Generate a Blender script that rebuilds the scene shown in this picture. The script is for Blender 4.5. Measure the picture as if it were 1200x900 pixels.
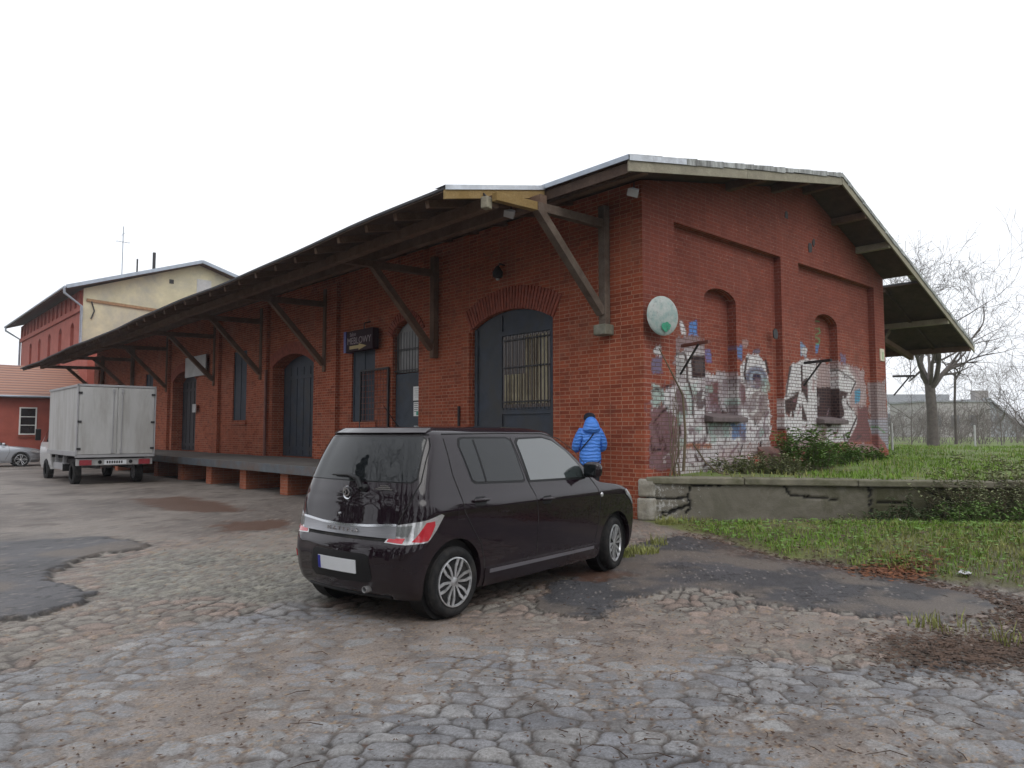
import bpy, bmesh, math, random
import numpy as np
from mathutils import Vector, Matrix, noise
from mathutils.geometry import delaunay_2d_cdt
R = math.radians
random.seed(7); np.random.seed(7)
for o in list(bpy.data.objects): bpy.data.objects.remove(o)
S = bpy.context.scene; COL = S.collection

# ---------------------------------------------------------------- camera
CAMP = Vector((-10.58, -8.08, 1.6)); AZ = R(47.7); PITCH = math.atan(56/850)
cd = bpy.data.cameras.new('camera'); cam = bpy.data.objects.new('camera', cd); COL.objects.link(cam)
cd.sensor_width = 36; cd.lens = 850/1200*36; cd.clip_end = 3000
cam.location = CAMP; cam.rotation_euler = (R(90)+PITCH, 0, AZ-R(90)); S.camera = cam
FW = Vector((math.cos(AZ), math.sin(AZ), 0)); RT = Vector((math.sin(AZ), -math.cos(AZ), 0))
F3 = FW*math.cos(PITCH)+Vector((0,0,1))*math.sin(PITCH); U3 = Vector((0,0,1))*math.cos(PITCH)-FW*math.sin(PITCH)
def ray(x, y): return F3+RT*((x-600)/850)-U3*((y-450)/850)
def gz(x, y, Z=0.0): r = ray(x, y); return CAMP+r*((Z-CAMP.z)/r.z)      # photo point -> ground point
def gy(x, y, Y=0.0): r = ray(x, y); return CAMP+r*((Y-CAMP.y)/r.y)
# ---------------------------------------------------------------- sky and sun
W = bpy.data.worlds.new('World'); S.world = W; W.use_nodes = True
nt = W.node_tree; nt.nodes.clear()
out = nt.nodes.new('ShaderNodeOutputWorld'); bg = nt.nodes.new('ShaderNodeBackground')
sky = nt.nodes.new('ShaderNodeTexSky'); sky.sky_type = 'NISHITA'; sky.sun_disc = False
SUN_EL, SUN_ROT = R(48), R(215)
sky.sun_elevation = SUN_EL; sky.sun_rotation = SUN_ROT; sky.air_density = 1.0; sky.dust_density = 4.0; sky.ozone_density = 1.0
hs = nt.nodes.new('ShaderNodeHueSaturation'); hs.inputs['Saturation'].default_value = 0.12
mx = nt.nodes.new('ShaderNodeMixRGB'); mx.inputs[0].default_value = 0.82; mx.inputs[2].default_value = (9.2, 9.5, 10.0, 1)   # even cloud layer
nt.links.new(sky.outputs[0], hs.inputs['Color']); nt.links.new(hs.outputs[0], mx.inputs[1]); nt.links.new(mx.outputs[0], bg.inputs[0])
bg.inputs[1].default_value = 0.10; nt.links.new(bg.outputs[0], out.inputs[0])
sl = bpy.data.lights.new('sun', 'SUN'); sl.energy = 0.5; sl.angle = R(35); sl.color = (1, .97, .93)
so = bpy.data.objects.new('sun', sl); COL.objects.link(so)
sd = Vector((-math.sin(SUN_ROT)*0+math.cos(R(250))*math.cos(SUN_EL), math.sin(R(250))*math.cos(SUN_EL), math.sin(SUN_EL)))
so.rotation_euler = sd.to_track_quat('Z', 'Y').to_euler(); so.location = (0, -20, 30)
sky.sun_rotation = math.atan2(sd.x, sd.y)
S.view_settings.view_transform = 'Standard'; S.view_settings.look = 'None'; S.view_settings.gamma = 1; S.view_settings.exposure = 0.5
S.render.engine = 'CYCLES'; S.render.resolution_x = 1024; S.render.resolution_y = 768

# ---------------------------------------------------------------- helpers
def tag(o, label=None, cat=None, group=None, kind=None):
    if label: o['label'] = label
    if cat: o['category'] = cat
    if group: o['group'] = group
    if kind: o['kind'] = kind
    return o
def empty(name, loc, rz=0, **k):
    o = bpy.data.objects.new(name, None); COL.objects.link(o); o.location = loc; o.rotation_euler = (0, 0, rz)
    o.empty_display_size = .2
    return tag(o, **k)
def boxuv(me, off=(0, 0)):
    uv = me.uv_layers.new(name='UVMap') if not me.uv_layers else me.uv_layers[0]
    for p in me.polygons:
        n = p.normal; ax = max(range(3), key=lambda i: abs(n[i]))
        for li in p.loop_indices:
            c = me.vertices[me.loops[li].vertex_index].co
            uv.data[li].uv = ((c.y, c.z), (c.x, c.z), (c.x, c.y))[ax]
class MB:
    def __init__(s): s.v = []; s.f = []
    def add(s, vs, fs):
        b = len(s.v); s.v += [tuple(v) for v in vs]; s.f += [tuple(i+b for i in f) for f in fs]; return s
    def box(s, c, d, rz=0, rx=0, ry=0):
        M = Matrix.Rotation(rz, 3, 'Z') @ Matrix.Rotation(ry, 3, 'Y') @ Matrix.Rotation(rx, 3, 'X'); c = Vector(c)
        vs = [c+M @ Vector((x*d[0]/2, y*d[1]/2, z*d[2]/2)) for x in (-1, 1) for y in (-1, 1) for z in (-1, 1)]
        return s.add(vs, [(0, 1, 3, 2), (4, 6, 7, 5), (0, 4, 5, 1), (2, 3, 7, 6), (0, 2, 6, 4), (1, 5, 7, 3)])
    def bb(s, x0, x1, y0, y1, z0, z1): return s.box(((x0+x1)/2, (y0+y1)/2, (z0+z1)/2), (abs(x1-x0), abs(y1-y0), abs(z1-z0)))
    def beam(s, a, b, w, h, up=(0, 0, 1)):
        a, b = Vector(a), Vector(b); d = (b-a).normalized(); r = d.cross(Vector(up))
        if r.length < 1e-4: r = d.cross(Vector((1, 0, 0)))
        r.normalize(); u = r.cross(d)
        vs = [p+r*(w/2*i)+u*(h/2*j) for p in (a, b) for i, j in ((-1, -1), (1, -1), (1, 1), (-1, 1))]
        return s.add(vs, [(3, 2, 1, 0), (4, 5, 6, 7)]+[(i, (i+1) % 4, 4+(i+1) % 4, 4+i) for i in range(4)])
    def tube(s, pts, rs, n=8, cap=True):
        pts = [Vector(p) for p in pts]
        if not isinstance(rs, (list, tuple)): rs = [rs]*len(pts)
        b = len(s.v); ref = None
        for i, p in enumerate(pts):
            d = (pts[min(i+1, len(pts)-1)]-pts[max(i-1, 0)]).normalized()
            if ref is None: ref = d.orthogonal().normalized()
            ref = (ref-d*ref.dot(d)); ref = ref.normalized() if ref.length > 1e-5 else d.orthogonal().normalized()
            q = d.cross(ref)
            for k in range(n):
                a = 2*math.pi*k/n; s.v.append(tuple(p+(ref*math.cos(a)+q*math.sin(a))*rs[i]))
        for i in range(len(pts)-1):
            for k in range(n): s.f.append((b+i*n+k, b+i*n+(k+1) % n, b+(i+1)*n+(k+1) % n, b+(i+1)*n+k))
        if cap: s.f.append(tuple(b+k for k in range(n))[::-1]); s.f.append(tuple(b+(len(pts)-1)*n+k for k in range(n)))
        return s
    def lathe(s, prof, n=32, M=Matrix(), closed=False):      # prof (r, z) about local z
        b = len(s.v)
        for r, z in prof:
            for k in range(n):
                a = 2*math.pi*k/n; s.v.append(tuple(M @ Vector((r*math.cos(a), r*math.sin(a), z))))
        m = len(prof)
        for i in range(m if closed else m-1):
            for k in range(n): j = (i+1) % m; s.f.append((b+i*n+k, b+i*n+(k+1) % n, b+j*n+(k+1) % n, b+j*n+k))
        if not closed:
            if prof[0][0] > 1e-4: s.f.append(tuple(b+k for k in range(n))[::-1])
            if prof[-1][0] > 1e-4: s.f.append(tuple(b+(m-1)*n+k for k in range(n)))
        return s
    def prism(s, poly, d0, d1, fn):      # poly 2d; fn(a,b,d)->3d
        n = len(poly); b = len(s.v)
        for d in (d0, d1):
            for p in poly: s.v.append(tuple(fn(p[0], p[1], d)))
        s.f.append(tuple(range(b, b+n))); s.f.append(tuple(range(b+n, b+2*n))[::-1])
        for i in range(n): j = (i+1) % n; s.f.append((b+i, b+n+i, b+n+j, b+j))
        return s
    def build(s, name, mat, parent=None, smooth=None, uv=True, bevel=0, loc=None, **k):
        me = bpy.data.meshes.new(name); me.from_pydata(s.v, [], s.f)
        bm = bmesh.new(); bm.from_mesh(me); bmesh.ops.recalc_face_normals(bm, faces=bm.faces); bm.to_mesh(me); bm.free()
        me.update()
        if smooth is not None: me.shade_smooth(); me.set_sharp_from_angle(angle=R(smooth))
        if uv: boxuv(me)
        me.materials.append(mat)
        o = bpy.data.objects.new(name, me); COL.objects.link(o)
        if parent: o.parent = parent
        if loc: o.location = loc
        if bevel:
            m = o.modifiers.new('bevel', 'BEVEL'); m.width = bevel; m.segments = 2; m.limit_method = 'ANGLE'
        return tag(o, **k)
def raw(name, v, f, mat, parent=None, smooth=False, col=None, colname='paint', **k):
    me = bpy.data.meshes.new(name); me.from_pydata(v, [], f); me.update()
    if smooth: me.shade_smooth()
    if col is not None:
        a = me.color_attributes.new(colname, 'FLOAT_COLOR', 'POINT'); a.data.foreach_set('color', np.asarray(col, np.float32).ravel())
    me.materials.append(mat); o = bpy.data.objects.new(name, me); COL.objects.link(o)
    if parent: o.parent = parent
    return tag(o, **k)
def text_mesh(name, txt, size, mat, M, depth=.004, parent=None, sx=1, **k):
    cu = bpy.data.curves.new(name, 'FONT'); cu.body = txt; cu.size = size; cu.extrude = depth; cu.align_x = 'CENTER'; cu.align_y = 'CENTER'
    t = bpy.data.objects.new('t', cu); COL.objects.link(t)
    me = bpy.data.meshes.new_from_object(t.evaluated_get(bpy.context.evaluated_depsgraph_get())); bpy.data.objects.remove(t)
    me.transform(M @ Matrix.Scale(sx, 4, (1, 0, 0))); me.name = name; me.materials.clear(); me.materials.append(mat)
    o = bpy.data.objects.new(name, me); COL.objects.link(o); o.parent = parent
    return tag(o, **k)
def wallpoly(mb, outer, holes, fn, d=0.0, reveal=.3, back=True):
    """flat wall with openings; outer/holes are 2d loops, fn(a,b,d) places them; holes get reveals"""
    pts = []; edges = []
    for lp in [outer]+holes:
        b = len(pts); pts += [Vector(p) for p in lp]; edges += [(b+i, b+(i+1) % len(lp)) for i in range(len(lp))]
    vo, eo, fo, *_ = delaunay_2d_cdt(pts, edges, [], 1, 1e-5)
    def inside(p, lp):
        c = False; n = len(lp)
        for i in range(n):
            x1, y1 = lp[i]; x2, y2 = lp[(i+1) % n]
            if (y1 > p[1]) != (y2 > p[1]) and p[0] < (x2-x1)*(p[1]-y1)/(y2-y1)+x1: c = not c
        return c
    fs = []
    for f in fo:
        c = sum((Vector(vo[i]) for i in f), Vector((0, 0)))/len(f)
        if inside(c, outer) and not any(inside(c, h) for h in holes): fs.append(f)
    mb.add([fn(v[0], v[1], d) for v in vo], fs)
    for h in holes:
        n = len(h); mb.add([fn(p[0], p[1], d) for p in h]+[fn(p[0], p[1], d+reveal) for p in h], [(i, (i+1) % n, n+(i+1) % n, n+i) for i in range(n)])
def arch(a0, a1, z0, zs, zc, n=14):      # rectangle with a segmental arch top
    w = (a1-a0)/2; r = zc-zs; Rr = (w*w+r*r)/(2*r); cz = zc-Rr; m = (a0+a1)/2; t = math.asin(w/Rr)
    return [(a0, z0), (a1, z0)]+[(m+Rr*math.sin(t-2*t*i/n), cz+Rr*math.cos(t-2*t*i/n)) for i in range(n+1)]

# ---------------------------------------------------------------- materials
def newmat(name):
    m = bpy.data.materials.new(name); m.use_nodes = True; n = m.node_tree.nodes; l = m.node_tree.links
    return m, n, l, n['Principled BSDF']
def nd(n, t, **k):
    x = n.new(t)
    for a, b in k.items(): setattr(x, a, b)
    return x
def mixc(n, l, fac, a, b, mode='MIX'):
    x = n.new('ShaderNodeMixRGB'); x.blend_type = mode
    for i, v in ((0, fac), (1, a), (2, b)):
        if hasattr(v, 'is_linked') or isinstance(v, bpy.types.NodeSocket): l.new(v, x.inputs[i])
        else: x.inputs[i].default_value = v if i == 0 else (*v, 1) if len(v) == 3 else v
    return x.outputs[0]
def noi(n, l, vec, scale, detail=4, rough=.6, dist=0):
    x = n.new('ShaderNodeTexNoise'); x.inputs['Scale'].default_value = scale; x.inputs['Detail'].default_value = detail
    x.inputs['Roughness'].default_value = rough; x.inputs['Distortion'].default_value = dist
    if vec: l.new(vec, x.inputs['Vector'])
    return x.outputs['Fac']
def ramp(n, l, s, stops):
    x = n.new('ShaderNodeValToRGB'); e = x.color_ramp.elements
    while len(e) < len(stops): e.new(.5)
    for i, (p, c) in enumerate(stops): e[i].position = p; e[i].color = (c, c, c, 1) if not isinstance(c, tuple) else (*c, 1)
    l.new(s, x.inputs[0]); return x.outputs[0]
def bump(n, l, h, strength=.4, dist=.01, prev=None):
    b = n.new('ShaderNodeBump'); b.inputs['Strength'].default_value = strength; b.inputs['Distance'].default_value = dist
    l.new(h, b.inputs['Height'])
    if prev: l.new(prev, b.inputs['Normal'])
    return b.outputs[0]
def simple(name, c, rough=.7, metal=0, var=.25, scale=6, bmp=.15, coat=0, spec=.5, dirt=None, stretch=None):
    m, n, l, p = newmat(name); tc = n.new('ShaderNodeTexCoord').outputs['Object']
    if stretch:
        mp = n.new('ShaderNodeMapping'); mp.inputs['Scale'].default_value = stretch; l.new(tc, mp.inputs[0]); tc = mp.outputs[0]
    f = ramp(n, l, noi(n, l, tc, scale, 6, .65), [(.3, 0.0), (.7, 1.0)])
    c1 = tuple(x*(1-var) for x in c); c2 = tuple(min(1, x*(1+var)) for x in c)
    col = mixc(n, l, f, c1, c2)
    if dirt:
        g = ramp(n, l, noi(n, l, tc, scale*.35, 5, .7, .3), [(.45, 0.0), (.68, 1.0)]); col = mixc(n, l, g, col, dirt)
    l.new(col, p.inputs['Base Color']); p.inputs['Roughness'].default_value = rough; p.inputs['Metallic'].default_value = metal
    p.inputs['Coat Weight'].default_value = coat; p.inputs['Coat Roughness'].default_value = .03; p.inputs['Specular IOR Level'].default_value = spec
    if bmp: l.new(bump(n, l, noi(n, l, tc, scale*6, 4), bmp, .01), p.inputs['Normal'])
    return m
def wood(name, c, c2, scale=3):
    m, n, l, p = newmat(name); tc = n.new('ShaderNodeTexCoord').outputs['Object']
    a = noi(n, l, tc, scale, 6, .7, .4); b = noi(n, l, tc, scale*9, 3, .6, 2)
    col = mixc(n, l, ramp(n, l, a, [(.35, 0.), (.65, 1.)]), c, c2); col = mixc(n, l, ramp(n, l, b, [(.4, 0.), (.6, .35)]), col, tuple(x*.45 for x in c), 'MIX')
    l.new(col, p.inputs['Base Color']); p.inputs['Roughness'].default_value = .85; p.inputs['Specular IOR Level'].default_value = .15
    l.new(bump(n, l, b, .35, .01), p.inputs['Normal']); return m
def brick(name, c1, c2, mortar, paint=None, rough=.85, graffiti=False, lo=None, hi=None, msize=.008):
    m, n, l, p = newmat(name); uv = n.new('ShaderNodeTexCoord').outputs['UV']
    # slight waviness so courses are not ruler-straight
    nz = n.new('ShaderNodeTexNoise'); nz.inputs['Scale'].default_value = 5; l.new(uv, nz.inputs['Vector'])
    vm = nd(n, 'ShaderNodeVectorMath', operation='MULTIPLY_ADD'); l.new(nz.outputs['Color'], vm.inputs[0]); vm.inputs[1].default_value = (.012, .012, 0); l.new(uv, vm.inputs[2])
    v = vm.outputs[0]
    bt = n.new('ShaderNodeTexBrick'); l.new(v, bt.inputs['Vector'])
    bt.offset = .5; bt.squash = .55; bt.squash_frequency = 2; bt.inputs['Scale'].default_value = 1; bt.inputs['Brick Width'].default_value = .265; bt.inputs['Row Height'].default_value = .078
    bt.inputs['Mortar Size'].default_value = msize; bt.inputs['Mortar Smooth'].default_value = .3; bt.inputs['Bias'].default_value = -.05
    bt.inputs['Color1'].default_value = (*c1, 1); bt.inputs['Color2'].default_value = (*c2, 1); bt.inputs['Mortar'].default_value = (*mortar, 1)
    col = bt.outputs['Color']
    big = noi(n, l, uv, .55, 5, .65, .3); mid = noi(n, l, uv, 2.2, 6, .7, .4); fine = noi(n, l, uv, 38, 4, .7)
    # burnt and pale single bricks
    b2 = n.new('ShaderNodeTexBrick'); l.new(v, b2.inputs['Vector']); b2.inputs['Scale'].default_value = 1; b2.inputs['Brick Width'].default_value = .265; b2.inputs['Row Height'].default_value = .078
    b2.inputs['Mortar Size'].default_value = 0; b2.inputs['Bias'].default_value = -.55; b2.inputs['Color1'].default_value = (1, 1, 1, 1); b2.inputs['Color2'].default_value = (.42, .38, .42, 1); b2.offset_frequency = 2; b2.squash = 1
    mp = n.new('ShaderNodeMath'); 
    col = mixc(n, l, .85, col, b2.outputs['Color'], 'MULTIPLY')
    col = mixc(n, l, ramp(n, l, mid, [(.35, 0.), (.7, .55)]), col, tuple(x*.62 for x in c1))
    col = mixc(n, l, ramp(n, l, fine, [(.45, 0.), (.75, .4)]), col, tuple(x*.5 for x in c1))
    col = mixc(n, l, ramp(n, l, noi(n, l, uv, .9, 7, .75, .8), [(.52, 0.), (.70, .38)]), col, (.30, .17, .12))
    col = mixc(n, l, ramp(n, l, noi(n, l, uv, 1.7, 7, .75, .5), [(.54, 0.), (.72, .55)]), col, (.07, .035, .03))
    if paint:      # old maroon paint that covers the courses unevenly
        if lo is not None:
            sp = n.new('ShaderNodeSeparateXYZ'); l.new(uv, sp.inputs[0])
            ad = nd(n, 'ShaderNodeMath', operation='MULTIPLY_ADD'); l.new(mid, ad.inputs[0]); ad.inputs[1].default_value = 1.6; l.new(sp.outputs[1], ad.inputs[2])
            mr = n.new('ShaderNodeMapRange'); l.new(ad.outputs[0], mr.inputs[0]); mr.inputs[1].default_value = lo+.8; mr.inputs[2].default_value = hi+.8; mr.inputs[3].default_value = .15; mr.inputs[4].default_value = .72
            f = mr.outputs[0]
        else: f = ramp(n, l, mid, [(.3, .35), (.6, .9)])
        scr = n.new('ShaderNodeTexNoise'); scr.inputs['Scale'].default_value = 9; scr.inputs['Detail'].default_value = 8; scr.inputs['Roughness'].default_value = .8; scr.inputs['Distortion'].default_value = 1.5; l.new(uv, scr.inputs['Vector'])
        wear = ramp(n, l, scr.outputs['Fac'], [(.54, 1.), (.62, .25)])
        ff = nd(n, 'ShaderNodeMath', operation='MULTIPLY'); l.new(f, ff.inputs[0]); l.new(wear, ff.inputs[1])
        pc = mixc(n, l, ramp(n, l, big, [(.35, 0.), (.65, 1.)]), paint, tuple(x*1.35 for x in paint))
        col = mixc(n, l, ff.outputs[0], col, pc)
    if graffiti:
        at = n.new('ShaderNodeAttribute'); at.attribute_name = 'paint'
        w1 = ramp(n, l, noi(n, l, uv, 14, 7, .75, .8), [(.38, 1.), (.62, .86)]); w2 = ramp(n, l, noi(n, l, uv, 3, 5, .7, .4), [(.5, 1.), (.72, .88)])
        ml = nd(n, 'ShaderNodeMath', operation='MULTIPLY'); l.new(at.outputs['Alpha'], ml.inputs[0]); l.new(w1, ml.inputs[1])
        m2 = nd(n, 'ShaderNodeMath', operation='MULTIPLY'); l.new(ml.outputs[0], m2.inputs[0]); l.new(w2, m2.inputs[1])
        m3 = nd(n, 'ShaderNodeMath', operation='MULTIPLY'); l.new(m2.outputs[0], m3.inputs[0])
        inv = ramp(n, l, bt.outputs['Fac'], [(0, 1.), (1, .06)]); l.new(inv, m3.inputs[1])
        dk = mixc(n, l, bt.outputs['Fac'], col, (.055, .042, .042))
        mkf = nd(n, 'ShaderNodeMath', operation='MULTIPLY'); l.new(at.outputs['Alpha'], mkf.inputs[0]); mkf.inputs[1].default_value = .8
        col = mixc(n, l, mkf.outputs[0], col, dk)
        gc = mixc(n, l, 1.0, at.outputs['Color'], ramp(n, l, noi(n, l, uv, 11, 7, .8), [(.36, 1.08), (.68, .62)]), 'MULTIPLY')
        col = mixc(n, l, m3.outputs[0], col, gc)
    l.new(col, p.inputs['Base Color']); p.inputs['Roughness'].default_value = rough; p.inputs['Specular IOR Level'].default_value = .15
    bf = nd(n, 'ShaderNodeMath', operation='MULTIPLY_ADD'); l.new(bt.outputs['Fac'], bf.inputs[0]); bf.inputs[1].default_value = -.8; l.new(fine, bf.inputs[2])
    l.new(bump(n, l, bf.outputs[0], .55, .012), p.inputs['Normal'])
    return m
M = {}
M['brick_front'] = brick('brick_front', (.40, .098, .048), (.25, .056, .032), (.46, .26, .17), msize=.009)
M['brick_gable'] = brick('brick_gable', (.38, .092, .05), (.23, .055, .036), (.42, .28, .22), paint=(.13, .036, .028), graffiti=True, lo=2.6, hi=4.4, msize=.009)
M['brick_arch'] = simple('brick_arch', (.27, .07, .043), .85, var=.35, scale=9, bmp=.4)
M['brick_pier'] = brick('brick_pier', (.42, .13, .065), (.32, .085, .045), (.36, .22, .16))
M['brick_far'] = simple('brick_far', (.34, .085, .06), .85, var=.18, scale=1.5, bmp=.1)
M['plaster'] = simple('plaster', (.52, .48, .33), .9, var=.16, scale=.8, dirt=(.34, .33, .29), bmp=.1)
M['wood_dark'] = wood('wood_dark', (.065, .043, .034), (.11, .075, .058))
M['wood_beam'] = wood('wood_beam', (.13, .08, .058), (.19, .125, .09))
M['wood_strut'] = wood('wood_strut', (.10, .07, .055), (.19, .15, .12))
M['wood_grey'] = wood('wood_grey', (.26, .235, .18), (.36, .33, .25))
M['wood_yellow'] = wood('wood_yellow', (.26, .17, .065), (.34, .24, .11))
M['roofing'] = simple('roofing', (.05, .05, .055), .8, var=.3, scale=2)
M['flashing'] = simple('flashing', (.55, .58, .62), .45, .3, var=.2, scale=4, dirt=(.25, .25, .26))
M['door_grey'] = simple('door_grey', (.040, .049, .066), .5, var=.25, scale=3, bmp=.1, spec=.2, dirt=(.05, .05, .05))
M['shutter'] = simple('shutter', (.048, .058, .075), .6, var=.18, scale=4, spec=.2)
M['iron'] = simple('iron', (.03, .028, .03), .6, .3, var=.3, scale=9)
M['steel_edge'] = simple('steel_edge', (.10, .115, .13), .5, .2, var=.25, scale=3, dirt=(.12, .08, .06))
M['concrete'] = simple('concrete', (.25, .235, .2), .9, var=.25, scale=3, dirt=(.10, .105, .055), bmp=.5)
M['zinc'] = simple('zinc', (.33, .37, .43), .4, .4, var=.15, scale=3)
M['glass_dark'] = simple('glass_dark', (.02, .022, .025), .08, var=.2, scale=1, bmp=0, spec=.8)
M['white_paint'] = simple('white_paint', (.72, .72, .70), .5, var=.08, scale=4, bmp=0)
M['white_board'] = simple('white_board', (.42, .42, .42), .6, var=.15, scale=2, bmp=0)
M['rust_pipe'] = simple('rust_pipe', (.16, .06, .045), .6, var=.3, scale=5)

# ================================================================= GROUND
def in_poly(P, X, Y):
    c = np.zeros(X.shape, bool); n = len(P)
    for i in range(n):
        x1, y1 = P[i]; x2, y2 = P[(i+1) % n]
        if y1 == y2: continue
        t = ((y1 > Y) != (y2 > Y)) & (X < (x2-x1)*(Y-y1)/(y2-y1)+x1); c ^= t
    return c
def sdist(P, X, Y):       # signed distance, + inside
    d = np.full(X.shape, 1e9); n = len(P)
    for i in range(n):
        x1, y1 = P[i]; x2, y2 = P[(i+1) % n]; dx, dy = x2-x1, y2-y1; L = dx*dx+dy*dy+1e-12
        t = np.clip(((X-x1)*dx+(Y-y1)*dy)/L, 0, 1); d = np.minimum(d, np.hypot(X-x1-t*dx, Y-y1-t*dy))
    return np.where(in_poly(P, X, Y), d, -d)
_perm = np.random.RandomState(3).rand(512, 512)
def vnoise(X, Y, s, o=4, seed=0):
    r = np.zeros(X.shape); a = 1; t = 0
    for k in range(o):
        x = X*s+seed*17.3+k*31.7; y = Y*s-seed*11.1+k*7.9; xi = np.floor(x).astype(int); yi = np.floor(y).astype(int); fx = x-xi; fy = y-yi
        fx = fx*fx*(3-2*fx); fy = fy*fy*(3-2*fy); g = lambda i, j: _perm[i % 512, j % 512]
        r += a*(g(xi, yi)*(1-fx)*(1-fy)+g(xi+1, yi)*fx*(1-fy)+g(xi, yi+1)*(1-fx)*fy+g(xi+1, yi+1)*fx*fy); t += a; a *= .55; s *= 2.03
    return r/t
def setts(U, V, w, h, jit, seed):      # staggered rows of rough stones: returns cell id and edge distance
    rs = np.random.RandomState(seed); JX = rs.rand(256, 256); JY = rs.rand(256, 256); ID = rs.rand(256, 256)
    row = np.floor(V/h).astype(int); best = np.full(U.shape, 9.); sec = np.full(U.shape, 9.); bid = np.zeros(U.shape); bid2 = np.zeros(U.shape)
    for dr in (-1, 0, 1):
        r = row+dr; off = (r % 2)*.5*w+JX[r % 256, 7]*w*.5; c0 = np.floor((U-off)/w).astype(int)
        for dc in (-1, 0, 1):
            c = c0+dc; px = (c+.5+(JX[r % 256, c % 256]-.5)*jit)*w+off; py = (r+.5+(JY[r % 256, c % 256]-.5)*jit)*h
            dx = np.abs(U-px)/w; dy = np.abs(V-py)/h
            d = (dx**3+dy**3)**(1/3)*(1+.25*(ID[c % 256, r % 256]-.5)); m = d < best
            sec = np.where(m, best, np.minimum(sec, d)); bid = np.where(m, ID[r % 256, c % 256], bid); bid2 = np.where(m, ID[c % 256, (r+91) % 256], bid2); best = np.where(m, d, best)
    return bid, bid2, sec-best
P2 = lambda pts: [tuple(gz(*q)[:2]) for q in pts]
PATCH_L = P2([(-60, 729), (30, 727), (60, 721), (108, 706), (104, 694), (55, 684), (60, 672), (95, 656), (150, 648), (186, 641), (120, 632), (60, 626), (-200, 628), (-300, 700)])
PATCH_R = P2([(622, 704), (640, 692), (690, 672), (745, 640), (800, 630), (860, 640), (900, 655), (1000, 672), (1100, 690), (1155, 700), (1162, 712), (1100, 728), (1040, 726), (1000, 718), (900, 712), (850, 692), (800, 690), (740, 702), (690, 728), (640, 718)])
GRASS = [(-.15, -.45), (-1.0, -2.1), (-1.6, -3.2), (-1.7, -4.2), (-1.72, -4.9), (-1.95, -6.0), (-2.6, -8.5), (3, -12), (8, -12), (5, -6), (2.5, -4), (0, -.1)]
def bank(X, Y):        # rise of the grass verge towards the retaining wall
    d = sdist(GRASS, X, Y); return np.clip(d, 0, 3)**.9*.16*np.clip((-Y)/2.5, .1, 1)
def base_z(X, Y):
    d = np.hypot(X+1.5, Y-1.5); return (.03*(vnoise(X, Y, .45, 3, 5)-.5))
def gzh(x, y):
    X = np.array([float(x)]); Y = np.array([float(y)]); return float((base_z(X, Y)+bank(X, Y))[0])
def axis_pts(a, b, f0, f1, fine, grow, mx):
    """sample positions, fine between f0 and f1, growing outside"""
    p = list(np.arange(f0, f1, fine)); s = fine; x = p[-1]
    while x < b: s = min(s*grow, mx); x += s; p.append(x)
    s = fine; x = f0
    while x > a: s = min(s*grow, mx); x -= s; p.insert(0, x)
    return np.array(p)
rowd = axis_pts(-1.5, 62, 3.0, 5.6, .013, 1.016, .8); cols = axis_pts(-26, 26, -3.4, 3.4, .016, 1.011, .8)
Dg, Lg = np.meshgrid(rowd, cols, indexing='ij')
GX = CAMP.x+FW.x*Dg+RT.x*Lg; GY = CAMP.y+FW.y*Dg+RT.y*Lg
n1 = vnoise(GX, GY, .8, 4, 1); n2 = vnoise(GX, GY, 5, 4, 2); n3 = vnoise(GX, GY, 22, 3, 3); n4 = vnoise(GX, GY, .35, 3, 8)
wx = GX+(vnoise(GX, GY, 2.2, 2, 11)-.5)*.22+(vnoise(GX, GY, 11, 3, 13)-.5)*.045; wy = GY+(vnoise(GX, GY, 2.2, 2, 12)-.5)*.22+(vnoise(GX, GY, 11, 3, 14)-.5)*.045
aS = R(15); U = wx*math.cos(aS)+wy*math.sin(aS); V = -wx*math.sin(aS)+wy*math.cos(aS)
aB = R(-47)+.0; U2 = wx*math.cos(aB)+wy*math.sin(aB); V2 = -wx*math.sin(aB)+wy*math.cos(aB)
idA, idA2, eA = setts(U2, V2, .225, .165, .68, 21)      # grey worn setts near the camera
idB, idB2, eB = setts(U, V, .19, .135, .85, 22)      # pale round field stones
idC, idC2, eC = setts(U, V, .15, .11, .3, 23)          # small pale setts
lineA = P2([(-200, 770), (0, 792), (130, 770), (230, 735), (330, 705), (420, 718), (560, 748), (700, 742), (860, 770), (1000, 790), (1120, 782), (1300, 812), (1500, 1100), (600, 6000), (-400, 1100)])
sA = sdist(lineA, GX, GY)+(n1-.5)*.9+(n2-.5)*.25; mA = np.clip(sA/.15+.5, 0, 1)
zoneC = P2([(150, 660), (215, 640), (330, 622), (380, 612), (430, 700), (330, 712), (230, 700), (120, 700)])
sC = sdist(zoneC, GX, GY)+(n1-.5)*.8; mC = np.clip(sC/.2+.5, 0, 1)*(1-mA)
dirtF = P2([(-400, 575), (150, 572), (300, 588), (400, 612), (380, 622), (180, 632), (0, 640), (-500, 640)])
far = Dg > 13
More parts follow.
